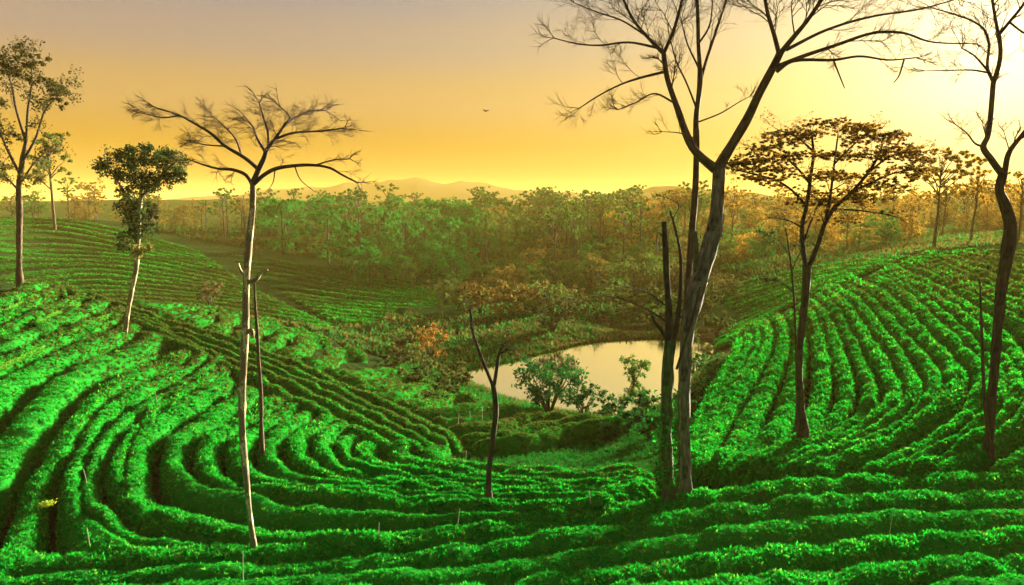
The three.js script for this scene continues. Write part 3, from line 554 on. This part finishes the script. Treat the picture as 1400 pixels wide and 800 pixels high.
{ // creeper leaves on the mossy trunk
  const list = []; for (let i = 0; i < 900; i++) { const y = 530 + 140 * rnd() ** .8, p = P(912 + gauss() * 14, y, 16.9 + gauss() * .22); list.push({ p: p.sub(tC.base), s: rr(.05, .11), c: pick(FRESH) }); }
  part('creeper', quadLeaves(list), M.crown, tC.t);
}
// the dead fork in the bowl
bareTree('dead_sapling', 'small dead forked sapling standing in the bowl before the pond', 17.0, { trunk: [[668, 676], [669, 640], [674, 600], [678, 560], [676, 535], [674, 524]], w: [11, 10, 10, 9, 9, 9], twig: { per: 2.5, len: .35, lvl: 1, from: .4 }, limbs: [{ pts: [[674, 527], [665, 505], [655, 480], [647, 455], [643, 423]], w: [7, 6, 5], z0: 0, z1: .3 }, { pts: [[676, 526], [680, 500], [683, 483], [689, 471]], w: [7, 6, 5], z0: 0, z1: -.2 }, { pts: [[685, 483], [694, 478], [702, 480]], w: [4, 2], z0: -.2, z1: -.4 }] }, [M.barkDark]);
// the bare tree at the east edge
bareTree('crooked_tree', 'crooked bare tree with zigzag trunk on the sunny side', 18.8, {
  trunk: [[1352, 612], [1355, 560], [1360, 500], [1365, 440], [1370, 390], [1377, 345], [1381, 310], [1374, 280], [1367, 260], [1371, 236]], w: [14, 14, 15, 16, 18, 21, 20, 17, 15, 13], rough: .28,
  twig: { len: .8, per: 5, lvl: 2, up: .04, lift: .2, kids: 5 },
  limbs: [
    { pts: [[1371, 240], [1356, 220], [1344, 201], [1350, 187], [1354, 160], [1358, 112]], w: [12, 10, 9, 8], z0: 0, z1: .3, twig: { from: .4, per: 1.2, len: .5 } },
    { pts: [[1358, 114], [1366, 88], [1368, 68], [1365, 46]], w: [8, 7], z0: .3, z1: .1, twig: { per: 1 } },
    { pts: [[1365, 48], [1380, 30], [1398, 8], [1415, -20]], w: [6, 4], z0: .1, z1: -.7 }, { pts: [[1365, 48], [1360, 20], [1355, -15]], w: [6, 4], z0: .1, z1: .8 },
    { pts: [[1357, 110], [1350, 92], [1352, 60], [1345, 40], [1328, 28], [1300, 18], [1272, 10]], w: [6, 4, 2], z0: .3, z1: 1.2 },
    { pts: [[1351, 97], [1332, 76], [1315, 66]], w: [4, 2], z0: .4, z1: -.4, twig: { lift: .1 } }, { pts: [[1354, 100], [1330, 96], [1308, 96], [1264, 97]], w: [4, 1.5], z0: .3, z1: .9, twig: { lift: 0, len: .6 } },
    { pts: [[1373, 238], [1380, 208], [1398, 184], [1418, 160]], w: [9, 6], z0: 0, z1: -.5 }, { pts: [[1345, 201], [1333, 196], [1322, 182], [1306, 170]], w: [4, 1.5], z0: 0, z1: -.5, twig: { len: .5 } },
    { pts: [[1380, 30], [1400, 45], [1420, 52]], w: [4, 2], z0: 0, z1: .5 },
    { pts: [[1352, 605], [1346, 545], [1343, 470], [1340, 385]], w: [7, 6, 5, 3], z0: -.3, z1: -.5, twig: { per: 1.2, len: .3, lvl: 1 } },
  ],
}, [M.barkDark, M.barkBrown]);
// the flat crowned tree
{
  const D = 20.8, BACKLIT_GOLD = [lin(.24, .13, .02), lin(.14, .09, .018), lin(.32, .17, .025), lin(.08, .06, .014)];  // leaf tones with the orange of the backlight mixed into the colour
  const r = bareTree('umbrella_tree', 'flat crowned tree with layered thin foliage on the wavy slope', D, {
    trunk: [[1098, 586], [1093, 540], [1093, 480], [1098, 430], [1103, 385], [1103, 362]], w: [16, 14, 13, 13, 13, 14],
    twig: { len: .7, per: 2.2, lvl: 2, up: .03, lift: .25, flat0: .6, flat: .9, kids: 3, tipLevel: 1 },
    limbs: [
      { pts: [[1102, 366], [1098, 340], [1097, 310], [1103, 280], [1108, 245], [1112, 210], [1110, 185]], w: [9, 7, 4], z0: 0, z1: .5 }, { pts: [[1105, 366], [1118, 335], [1128, 305], [1140, 285], [1165, 262], [1190, 232], [1205, 205]], w: [9, 7, 4], z0: 0, z1: -.4 },
      { pts: [[1103, 282], [1085, 262], [1060, 246], [1030, 238], [1005, 232]], w: [5, 2], z0: .3, z1: -.6 }, { pts: [[1107, 250], [1085, 225], [1060, 208], [1032, 205]], w: [5, 2], z0: .4, z1: 1.3 }, { pts: [[1128, 305], [1135, 270], [1140, 230], [1145, 190]], w: [6, 3], z0: -.1, z1: .8 },
      { pts: [[1165, 262], [1195, 248], [1225, 236], [1252, 232]], w: [5, 2], z0: -.3, z1: .6 }, { pts: [[1190, 234], [1215, 215], [1240, 208], [1262, 208]], w: [4, 2], z0: -.3, z1: -1.2 }, { pts: [[1140, 286], [1175, 288], [1205, 292], [1230, 298]], w: [4, 1.5], z0: -.1, z1: -.9, twig: { per: 1.6, len: .4 } },
      { pts: [[1098, 312], [1075, 300], [1052, 298]], w: [3, 1.5], z0: .1, z1: -.8, twig: { per: 1.6, len: .4 } }, { pts: [[1140, 225], [1165, 200], [1190, 180]], w: [4, 2], z0: .6, z1: 1.3 }, { pts: [[1110, 205], [1090, 188], [1065, 178]], w: [4, 2], z0: .5, z1: -.4 },
      { pts: [[1098, 335], [1110, 300], [1125, 270], [1155, 250]], w: [4, 2], z0: .1, z1: 1.3 },
    ],
  }, [M.barkDark]);
  const list = []; for (const [x, y, rx, ry, n] of [[1140, 176, 62, 8, 420], [1078, 186, 46, 8, 330], [1038, 226, 36, 7, 200], [1196, 186, 46, 9, 330], [1228, 208, 34, 9, 240], [1112, 276, 42, 7, 330], [1170, 272, 46, 8, 330], [1222, 258, 30, 6, 150], [1165, 213, 50, 8, 280], [1090, 210, 38, 6, 200], [1040, 244, 34, 6, 160], [1148, 302, 32, 4, 120], [1012, 230, 16, 4, 60], [1250, 232, 14, 6, 70], [1130, 240, 44, 6, 180], [1216, 290, 20, 4, 60]]) clumpLeaves(list, P(x, y, D + gauss() * .9).sub(r.base), rx * D / F, ry * D / F, rx * D / F * .85, n * 5, .07, BACKLIT_GOLD, .55);
  for (let i = 0; i < 95; i++) { const x = rr(1003, 1260), e = ((x - 1135) / 128) ** 2, y = 168 + e * 55 + Math.floor(rnd() * 5) * 24 * (1 - e) + rr(-5, 5); clumpLeaves(list, P(x, y, D + gauss() * 1.1).sub(r.base), rr(14, 30) * D / F, rr(3, 6) * D / F, rr(14, 30) * D / F, 300, .065, BACKLIT_GOLD, .5); }
  for (const q of r.tips) if (rnd() < .5) for (let i = 0; i < 4; i++) list.push({ p: q.p.clone().sub(r.base).add(V(gauss() * .12, gauss() * .05, gauss() * .12)), s: rr(.05, .1), c: pick(BACKLIT_GOLD), flat: .55 });
  part('crown', quadLeaves(list), M.crown, r.t);
  const s = bareTree('leafy_sapling', 'thin dark leafed sapling beside the flat crowned tree', 21.6, { trunk: [[1090, 560], [1088, 470], [1085, 400], [1080, 350], [1074, 312]], w: [4, 4, 4, 3, 2.5], twig: { len: .4, per: 3, lvl: 1, lift: .2, tipLevel: 1 }, limbs: [{ pts: [[1080, 350], [1066, 330], [1050, 322]], w: [2, 1], z0: 0, z1: .3 }, { pts: [[1082, 370], [1094, 345], [1098, 330]], w: [2, 1], z0: 0, z1: -.3 }, { pts: [[1085, 400], [1066, 385], [1046, 384]], w: [2, 1], z0: 0, z1: -.3 }] }, [M.barkDark]);
  const l2 = []; for (const q of s.tips) for (let i = 0; i < 9; i++) l2.push({ p: q.p.clone().sub(s.base).add(V(gauss() * .13, gauss() * .05, gauss() * .13)), s: rr(.06, .13), c: pick([lin(.03, .06, .012), lin(.05, .06, .015)]), flat: .6 });
  part('crown', quadLeaves(l2), M.crown, s.t);
}
// leafy trees of the west crest
{
  const DK = [lin(.018, .045, .012), lin(.03, .06, .014), lin(.012, .03, .010), lin(.05, .07, .016)], D = 31.5;
  const r = bareTree('leafy_tree', 'dark leafy tree with dense drooping crown on the curving hedges', D, { trunk: [[170, 466], [177, 412], [186, 365], [188, 330], [190, 290], [196, 240]], w: [8, 8, 8, 9, 8, 5], twig: { len: 1, per: 1, lvl: 1 }, limbs: [{ pts: [[190, 290], [165, 255], [148, 228]], w: [5, 2], z0: 0, z1: .8 }, { pts: [[192, 270], [220, 240], [244, 218]], w: [5, 2], z0: 0, z1: -.8 }, { pts: [[188, 330], [205, 300], [215, 285]], w: [4, 2], z0: 0, z1: -.6 }] }, [M.barkPale, M.barkDark]);
  const list = [], m = D / F; for (const [x, y, rx, ry, n] of [[200, 214, 40, 16, 620], [165, 226, 30, 20, 420], [232, 226, 24, 20, 380], [186, 250, 30, 18, 420], [212, 246, 26, 16, 300], [180, 282, 20, 22, 380], [190, 310, 22, 18, 320], [210, 286, 10, 12, 110], [176, 330, 16, 16, 180], [246, 240, 10, 12, 80], [140, 232, 10, 12, 80]]) clumpLeaves(list, P(x, y, D + gauss() * .4).sub(r.base), rx * m, ry * m, rx * m * .9, n * 3.2, .115, DK);
  clumpLeaves(list, P(192, 344, D - .3).sub(r.base), 16 * m, 11 * m, 14 * m, 420, .11, [lin(.16, .15, .03), lin(.10, .12, .025)]);
  part('crown', quadLeaves(list), M.crown, r.t);
  const D2 = 36, r2 = bareTree('tall_tree', 'tall airy tree with small tufted crown rising over the crest', D2, { trunk: [[26, 376], [26, 330], [27, 290], [26, 255], [30, 222], [36, 190]], w: [9, 9, 9, 9, 8, 6], twig: { len: 1.2, per: 1.4, lvl: 2, up: .1, lift: .4, kids: 3, tipLevel: 1 }, limbs: [{ pts: [[30, 222], [48, 190], [62, 150], [80, 130]], w: [5, 2], z0: 0, z1: -.8 }, { pts: [[36, 192], [38, 150], [44, 110], [42, 85]], w: [5, 2], z0: 0, z1: .6 }, { pts: [[36, 195], [22, 150], [14, 110], [4, 90]], w: [5, 2], z0: 0, z1: .2 }, { pts: [[28, 240], [10, 205], [-5, 170], [-20, 150]], w: [5, 2], z0: 0, z1: -.6 }, { pts: [[27, 262], [5, 240], [-12, 232]], w: [4, 2], z0: 0, z1: .8 }, { pts: [[28, 250], [45, 225], [60, 210]], w: [4, 2], z0: 0, z1: 1 }] }, [M.barkBrown, M.barkDark]);
  const l2 = [], m2 = D2 / F, GN = [lin(.05, .05, .015), lin(.08, .065, .016), lin(.035, .04, .012)]; for (const q of r2.tips) if (rnd() < .8) for (let i = 0; i < 13; i++) l2.push({ p: q.p.clone().sub(r2.base).add(V(gauss() * .3, gauss() * .22, gauss() * .3)), s: rr(.09, .17), c: pick(GN) });
  for (const [x, y, rx, ry, n] of [[44, 82, 20, 8, 130], [76, 122, 16, 10, 110], [10, 96, 18, 10, 120], [78, 140, 12, 8, 60], [-10, 140, 18, 14, 120], [48, 236, 22, 16, 170], [2, 236, 14, 14, 130], [14, 185, 16, 12, 90], [56, 108, 14, 10, 80]]) clumpLeaves(l2, P(x, y, D2 + gauss() * .5).sub(r2.base), rx * m2, ry * m2, rx * m2, n * 3, .14, y > 225 ? [lin(.13, .12, .03), lin(.07, .08, .02)] : GN);
  part('crown', quadLeaves(l2), M.crown, r2.t);
}

// ---------------------------------------------------------------- trees of the far woods: six kinds, copied
function farTree(kind, h, wd, cols, trunkCol) {
  const W = new Wood(), list = [], th = h * (kind === 'airy' ? .5 : .3); const lean = rr(-.04, .04) * h;
  W.tube([V(0, -.6, 0), V(lean * .3, th * .5, 0), V(lean, th, 0), V(lean * 1.2, h * .86, 0)], [h * .018, h * .014, h * .011, h * .004], 6);
  const lobes = kind === 'airy' ? 11 : 15;
  for (let i = 0; i < lobes; i++) {
    const a = i * 2.4, f = kind === 'airy' ? rr(.55, .98) : kind === 'flat' ? rr(.68, .95) : rr(.10, .96), rad = wd * (kind === 'round' ? Math.sqrt(Math.max(.05, 1 - (2 * f - 1.12) ** 2)) : 1) * rr(.25, .8), c = V(lean + Math.cos(a) * rad, h * f, Math.sin(a) * rad);
    W.tube([V(lean * .8, Math.min(h * .7, Math.max(h * .25, h * f - rad * .9)), 0), V(lean + c.x * .5, h * f - rad * .35, c.z * .5), c], [h * .007, h * .005, h * .002], 4);
    const s = wd * rr(.28, .46); clumpLeaves(list, c, s, s * (kind === 'flat' ? .25 : .6), s, kind === 'airy' ? 100 : 180, h * .03, cols);
  }
  const g = new THREE.Group(); part('trunk', W.geo(), trunkCol, g); part('crown', quadLeaves(list), M.crown, g); return g;
}
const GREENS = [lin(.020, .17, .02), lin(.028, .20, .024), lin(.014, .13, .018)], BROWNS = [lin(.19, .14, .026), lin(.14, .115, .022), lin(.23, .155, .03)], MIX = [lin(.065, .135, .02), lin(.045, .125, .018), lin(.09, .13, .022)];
const HAZE_GOLD = [lin(.30, .19, .025), lin(.22, .15, .022), lin(.36, .22, .03)];  // sunward golden haze and glow painted into the leaf colour
const kinds = [farTree('round', 9, 3.6, GREENS, M.barkDark), farTree('round', 11, 3.8, GREENS, M.barkDark), farTree('round', 8, 3.4, MIX, M.barkDark), farTree('airy', 12, 3.2, MIX, M.barkBrown), farTree('round', 8, 3.2, BROWNS, M.barkBrown), farTree('flat', 11, 4.2, MIX, M.barkBrown), farTree('airy', 10, 3, BROWNS, M.barkBrown), farTree('flat', 11, 4.4, HAZE_GOLD, M.barkBrown), farTree('airy', 12, 3.4, HAZE_GOLD, M.barkBrown), farTree('round', 8, 3.4, HAZE_GOLD, M.barkBrown)];
function place(kind, name, x, d, scale, label, category, group, sink = 0) {
  const o = kinds[kind].clone(); o.name = numbered(name); o.position.set(x, ground(x, d) - sink, -d); o.rotation.y = rnd() * 6.28; o.scale.set(scale * rr(.9, 1.15), scale, scale * rr(.9, 1.15)); tag(o, label, category, group); scene.add(o); return o;
}
const spots = [], looks = ['dense deep green', 'tall dense green', 'olive round', 'lanky airy olive', 'rusty brown round', 'flat topped olive', 'lanky airy brown', 'flat topped haze-gilded', 'lanky airy haze-gilded', 'haze-gilded round'];
function wood(x0, x1, d0, d1, n, choose, sc, name, label, group, gap = 3.4) {   // x in photo pixels at distance d
  let made = 0; for (let t = 0; t < n * 30 && made < n; t++) {
    const d = d0 + (d1 - d0) * Math.sqrt(rnd()), px = rr(x0, x1), x = (px - 700) / F * d; if (spots.some(([a, b]) => Math.hypot(a - x, b - d) < gap) || S(x, d) + 1 > 99) continue;
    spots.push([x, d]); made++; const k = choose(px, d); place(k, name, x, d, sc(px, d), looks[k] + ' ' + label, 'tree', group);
  }
}
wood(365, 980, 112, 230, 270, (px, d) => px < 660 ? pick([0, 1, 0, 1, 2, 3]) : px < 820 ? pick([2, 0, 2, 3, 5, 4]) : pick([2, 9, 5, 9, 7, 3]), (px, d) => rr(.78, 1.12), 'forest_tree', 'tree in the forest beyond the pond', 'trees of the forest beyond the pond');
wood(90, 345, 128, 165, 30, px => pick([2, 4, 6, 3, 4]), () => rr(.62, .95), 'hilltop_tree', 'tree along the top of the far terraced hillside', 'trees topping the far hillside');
wood(970, 1500, 112, 220, 120, px => pick([7, 9, 8, 9, 2, 9]), () => rr(.75, 1.1), 'hazy_tree', 'tree behind the brow of the wavy slope', 'hazy trees behind the brow');  // mostly kinds whose leaves carry the golden haze as colour
wood(-120, 90, 132, 165, 10, px => pick([2, 0, 6]), () => rr(.6, .85), 'hilltop_tree', 'tree along the top of the far terraced hillside', 'trees topping the far hillside');
wood(470, 990, 94, 124, 60, (px, d) => px < 640 ? pick([0, 1, 2]) : pick([2, 2, 0, 4, 2]), () => rr(.42, .68), 'edge_tree', 'tree of the low forest edge above the valley', 'trees of the low forest edge', 3);
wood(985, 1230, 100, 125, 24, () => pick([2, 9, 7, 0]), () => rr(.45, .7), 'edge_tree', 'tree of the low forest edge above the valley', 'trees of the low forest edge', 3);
// single far trees
function single(kind, px, d, pyTop, name, label, cat = 'tree', group) { const x = (px - 700) / F * d, top = P(px, pyTop, d).y, h = [9, 11, 8, 12, 8, 11, 10, 11, 12, 8][kind]; const o = place(kind, name, x, d, 1, label, cat, group); const s = (top - o.position.y) / h; o.scale.set(s, s, s); return o; }
single(3, 77, 118, 176, 'pale_tree', 'pale thin tree behind the tall airy tree');
single(7, 1277, 82, 196, 'haze_gold_tree', 'flat topped tree painted haze gold on the brow beside the flat crowned tree');  // brow trees with the haze glow painted into their leaves
single(8, 1326, 84, 226, 'haze_gold_tree', 'thin tree painted haze gold on the brow next to the crooked bare tree');
single(8, 1392, 80, 232, 'haze_gold_tree', 'tree painted haze gold partly behind the crooked bare tree trunk');
single(6, 1196, 84, 318, 'small_tree', 'tiny bare post-like tree on the skyline of the brow');

// ---------------------------------------------------------------- shrubs round the pond and on the slopes
function shrub(name, label, px, d, wpx, hpx, cols, n, leaf, group, yOver) {
  const m = d / F, x = (px - 700) * m, y = yOver ?? ground(x, d), base = V(x, y, -d), t = thing(name, label, 'shrub', base, group), W = new Wood(), list = [], w = wpx * m / 2, h = hpx * m;
  const stems = 7; for (let i = 0; i < stems; i++) { const a = i * 2.4, q = V(Math.cos(a) * w * rr(.35, .8), h * rr(.55, .9), Math.sin(a) * w * rr(.35, .7)); W.tube([V(0, -.15, 0), V(q.x * .35, h * .3, q.z * .35), q], [.05 * h / 2, .035 * h / 2, .012 * h / 2], 5); clumpLeaves(list, q, w * .42, h * .24, w * .4, n / stems, leaf, cols); }
  for (let i = 0; i < 5; i++) clumpLeaves(list, V(rr(-.5, .5) * w, h * rr(.25, .7), rr(-.5, .5) * w), w * .5, h * .25, w * .4, n / 9, leaf, cols);
  part('stem', W.geo(), M.barkDark, t); part('foliage', quadLeaves(list), M.crown, t); return t;
}
const DKG = [lin(.010, .07, .012), lin(.014, .10, .016), lin(.008, .045, .010)], OLV = [lin(.05, .07, .016), lin(.035, .05, .012), lin(.07, .075, .02)], RUST = [lin(.24, .11, .02), lin(.18, .09, .02), lin(.28, .15, .03)];
for (let i = 0; i < 34; i++) { const d = 66 + 30 * rnd(), px = rr(600, 985), x = (px - 700) / F * d; if (pondDist(x, d) < 2) { i -= .5; continue; } const brown = rnd() < .45; shrub('thicket_bush', brown ? 'brown dry bush in the thicket along the far shore' : 'low olive green bush in the thicket along the far shore', px, d, rr(34, 64), rr(20, 40), brown ? [lin(.10, .08, .02), lin(.13, .09, .02)] : [lin(.05, .10, .018), lin(.08, .11, .02)], 260, .3, 'thicket bushes along the far shore'); }
shrub('pond_shrub', 'open leafy shrub standing before the bright pond', 752, 35.5, 100, 84, DKG, 1700, .16);
shrub('pond_shrub', 'low leafy bush at the end of the pond bank', 800, 36.5, 74, 46, DKG, 900, .15);
shrub('water_bush', 'rounded green bush standing in the pond water', 872, 46, 44, 34, [lin(.03, .10, .014), lin(.045, .11, .016)], 1100, .13, null, WATER - .1);
shrub('dark_bush', 'large dark round bush on the far pond bank', 756, 60.5, 74, 54, [lin(.02, .03, .010), lin(.035, .04, .012), lin(.045, .04, .014)], 900, .26);
shrub('rust_bush', 'rusty orange bush at the end of the crest hedges', 586, 50, 50, 46, RUST, 520, .17);
shrub('round_bush', 'small round brown bush alone on the far terraces', 283, 72, 34, 38, [lin(.12, .10, .04), lin(.07, .065, .025)], 420, .25);
for (const [px, d, w, h] of [[640, 84, 50, 32], [672, 80, 60, 36], [705, 82, 60, 38], [735, 86, 50, 32], [690, 96, 60, 34], [655, 70, 40, 34], [720, 70, 46, 36]]) shrub('autumn_bush', 'golden brown bush in the thicket behind the pond', px, d, w, h, [lin(.12, .09, .02), lin(.09, .085, .02), lin(.15, .10, .022)], 420, .3, 'golden brown bushes behind the pond');
for (const [px, d, w, h] of [[800, 70, 60, 26], [850, 72, 70, 24], [905, 74, 60, 30], [955, 72, 60, 34], [985, 60, 50, 30], [960, 66, 46, 26], [770, 76, 60, 30], [990, 78, 50, 40], [930, 92, 60, 46], [870, 94, 70, 44], [810, 96, 70, 46], [760, 92, 60, 44]]) shrub('bank_bush', 'olive brown bush on the far bank of the pond', px, d, w, h, OLV, 380, .28, 'olive bushes on the far bank');
for (const [px, d, w, h] of [[545, 45, 40, 28], [575, 42, 46, 34], [600, 40, 44, 34], [560, 38, 44, 30], [530, 41, 36, 24], [610, 36.5, 44, 26], [590, 34.5, 40, 22], [628, 43, 36, 24], [545, 49, 34, 24], [620, 47, 30, 20]]) shrub('wild_shrub', 'dark olive wild shrub where the diagonal hedges end', px, d, w, h, OLV, 420, .17, 'wild shrubs below the diagonal hedges');
for (const [px, d, w, h] of [[850, 34, 50, 34], [885, 33, 44, 40], [865, 29, 40, 34], [895, 27, 44, 40], [840, 28, 36, 24], [975, 44, 50, 34], [985, 38, 46, 36], [968, 36, 40, 34], [955, 50, 40, 24], [830, 38, 36, 20], [960, 30, 34, 24]]) shrub('bank_shrub', 'green shrub on the near bank between the pond and the broken trunk', px, d, w, h, [...DKG, lin(.02, .12, .02)], 420, .15, 'green shrubs on the near bank');
// grass of the bowl and the banks
{
  const list = []; const up = V(0, 1, 0);
  for (let t = 0; t < 80000 && list.length < 34000; t++) {
    const d = rr(21, 66), x = rr(-8, 16), px = 700 + x / d * F; const q = pondDist(x, d); if (q < .1) continue;
    if (d < 40 ? (px < 560 || px > (d > 28 ? 1010 : 955) || d < 22 + (px > 850 ? 2 : 0)) : (q > 7)) continue;
    const n = fbm(x * .5, d * .5), dry = (d > 56 && rnd() < .6) || rnd() < smooth(.0, .5, n) * .35 || (q < 1.5 && rnd() < .4);
    list.push({ p: V(x, ground(x, d) - .02, -d), n: V(rr(-.2, .2), 1, rr(-.2, .2)).normalize(), s: d < 37 ? rr(.08, .20) : rr(.14, .36), c: dry ? pick([lin(.12, .10, .03), lin(.09, .085, .025), lin(.16, .11, .035)]) : pick([lin(.008, .13, .012), lin(.006, .09, .010), lin(.012, .16, .014)]) });
  }
  const g = new THREE.Group(); const m = instances('grass', blades, M.leaf, list, scene); m.name = 'grass'; tag(m, 'wild grass between the bowl and the pond banks', 'grass', null, 'stuff');
    const ug = []; for (let t = 0; t < 200000 && ug.length < 36000; t++) {
    const d = 46 + 169 * Math.pow(rnd(), 1.5), x = rr(-.5, .82) * d, px = 700 + x / d * F; if (pondDist(x, d) < .6) continue;
    if (d < 130 && px < 462 + (d < 70 ? -200 : 0)) { if (d > 68) continue; } if (d > 66 && d < 116 && px < 632) { if (px < 462 || d > 68) { if (rnd() < .97) continue; } } if (d < 77 && px > 960) continue;
    const n = fbm(x * .15, d * .15), wet = rnd() < .55 + n; ug.push({ p: V(x, ground(x, d) - .05, -d), n: V(rr(-.3, .3), 1, rr(-.3, .3)).normalize(), s: rr(.2, .46) * (d > 100 ? 1.7 : 1), c: wet ? pick([lin(.014, .11, .016), lin(.02, .14, .02), lin(.03, .09, .016)]) : pick([lin(.10, .10, .02), lin(.08, .07, .018)]) });
  }
  const m3 = instances('undergrowth', sprigs[1], M.leaf, ug, scene); tag(m3, 'low undergrowth covering the valley and the forest floor', 'undergrowth', null, 'stuff');
  // bright grass strips between the upper west hedges
  const l2 = []; for (const [a, b] of [[[-10, 432], [56, 400]], [[50, 440], [104, 416]], [[-10, 506], [60, 474]], [[100, 452], [146, 432]]]) for (let i = 0; i < 700; i++) { const f = rnd(), h = hit(a[0] + (b[0] - a[0]) * f, a[1] + (b[1] - a[1]) * f); if (!h) continue; const wv = .03 + .10 * Math.max(0, .3 + noise(f * 9, a[1])), x = h[0] + gauss() * wv, d = h[1] + gauss() * wv; l2.push({ p: V(x, S(x, d) - .03 + rr(-.06, .03), -d), n: V(rr(-.5, .5), 1, rr(-.5, .5)).normalize(), s: rr(.05, .10), c: pick([lin(.16, .45, .04), lin(.08, .38, .03), lin(.22, .46, .05), lin(.02, .34, .02)]) }); }
  const m2 = instances('grass_strip', sprigs[0], M.leaf, l2, scene); m2.name = 'bright_grass'; tag(m2, 'bright yellow green grass strips between the upper curving hedges', 'grass', null, 'stuff');
}
// ---------------------------------------------------------------- small things
function stake(px, py, hpx, label, D) { const h = D ? [(px - 700) / F * D, D] : hit(px, py); const m = h[1] / F, y = S(h[0], h[1]) - .2, b = V(h[0], y, -h[1]), W = new Wood(); W.tube([V(0, -.5, 0), V(rr(-.02, .02), hpx * m * .5, 0), V(rr(-.05, .05), hpx * m + .2, 0)], [.011, .010, .007].map(r => r * Math.max(1, h[1] / 20)), 6); const t = new THREE.Mesh(W.geo(), M.stake); t.name = numbered('stake'); t.position.copy(b); t.castShadow = true; tag(t, label, 'stake', 'thin pale stakes'); scene.add(t); }
for (const [x, y, h] of [[1217, 735, 44], [122, 745, 26], [333, 790, 40], [118, 660, 20], [516, 738, 26], [626, 716, 22], [808, 690, 20], [214, 548, 14]]) stake(x, y, h, 'thin pale stake sticking up out of a tea hedge');
for (const [x, y, h, D] of [[658, 560, 16, 30], [641, 566, 8, 30], [624, 583, 14, 28], [634, 634, 14, 21]]) stake(x, y, h, 'thin white stake in the grass near the dead sapling', D);
{ // yellow flush on one hedge
  const h = hit(62, 692), list = []; for (let i = 0; i < 150; i++) { const x = h[0] + gauss() * .13, d = h[1] + gauss() * .13; list.push({ p: V(x - h[0], S(x, d) + .02 + rr(0, .06) - S(h[0], h[1]), h[1] - d), s: rr(.04, .09), c: pick([lin(.36, .42, .03), lin(.22, .42, .04)]) }); }
  const m = new THREE.Mesh(quadLeaves(list), M.crown); m.name = 'yellow_weed'; m.position.set(h[0], S(h[0], h[1]), -h[1]); m.castShadow = m.receiveShadow = true; tag(m, 'patch of yellow weed growing on a curving tea hedge', 'weed'); scene.add(m);
  // a bird in the sky
  const s = new THREE.Shape(); s.moveTo(-.5, .14); s.quadraticCurveTo(-.2, .2, 0, .02); s.quadraticCurveTo(.2, .2, .5, .14); s.quadraticCurveTo(.2, .08, 0, -.10); s.quadraticCurveTo(-.2, .08, -.5, .14);
  const wg = new THREE.ExtrudeGeometry(s, { depth: .12, bevelEnabled: true, bevelSize: .01, bevelThickness: .02, bevelSegments: 1 }); const bw = new Wood(); bw.tube([V(0, 0, -.28), V(0, .02, -.1), V(0, .02, .1), V(0, 0, .3)], [.02, .07, .06, .01], 8);
  const b = thing('bird', 'small dark bird gliding in the open sky', 'bird', P(664, 152, 95)); part('wing', wg, M.bird, b); part('body', bw.geo(), M.bird, b); b.rotation.y = .5;
}
console.log('instances', leafCount);
renderer.render(scene, camera);
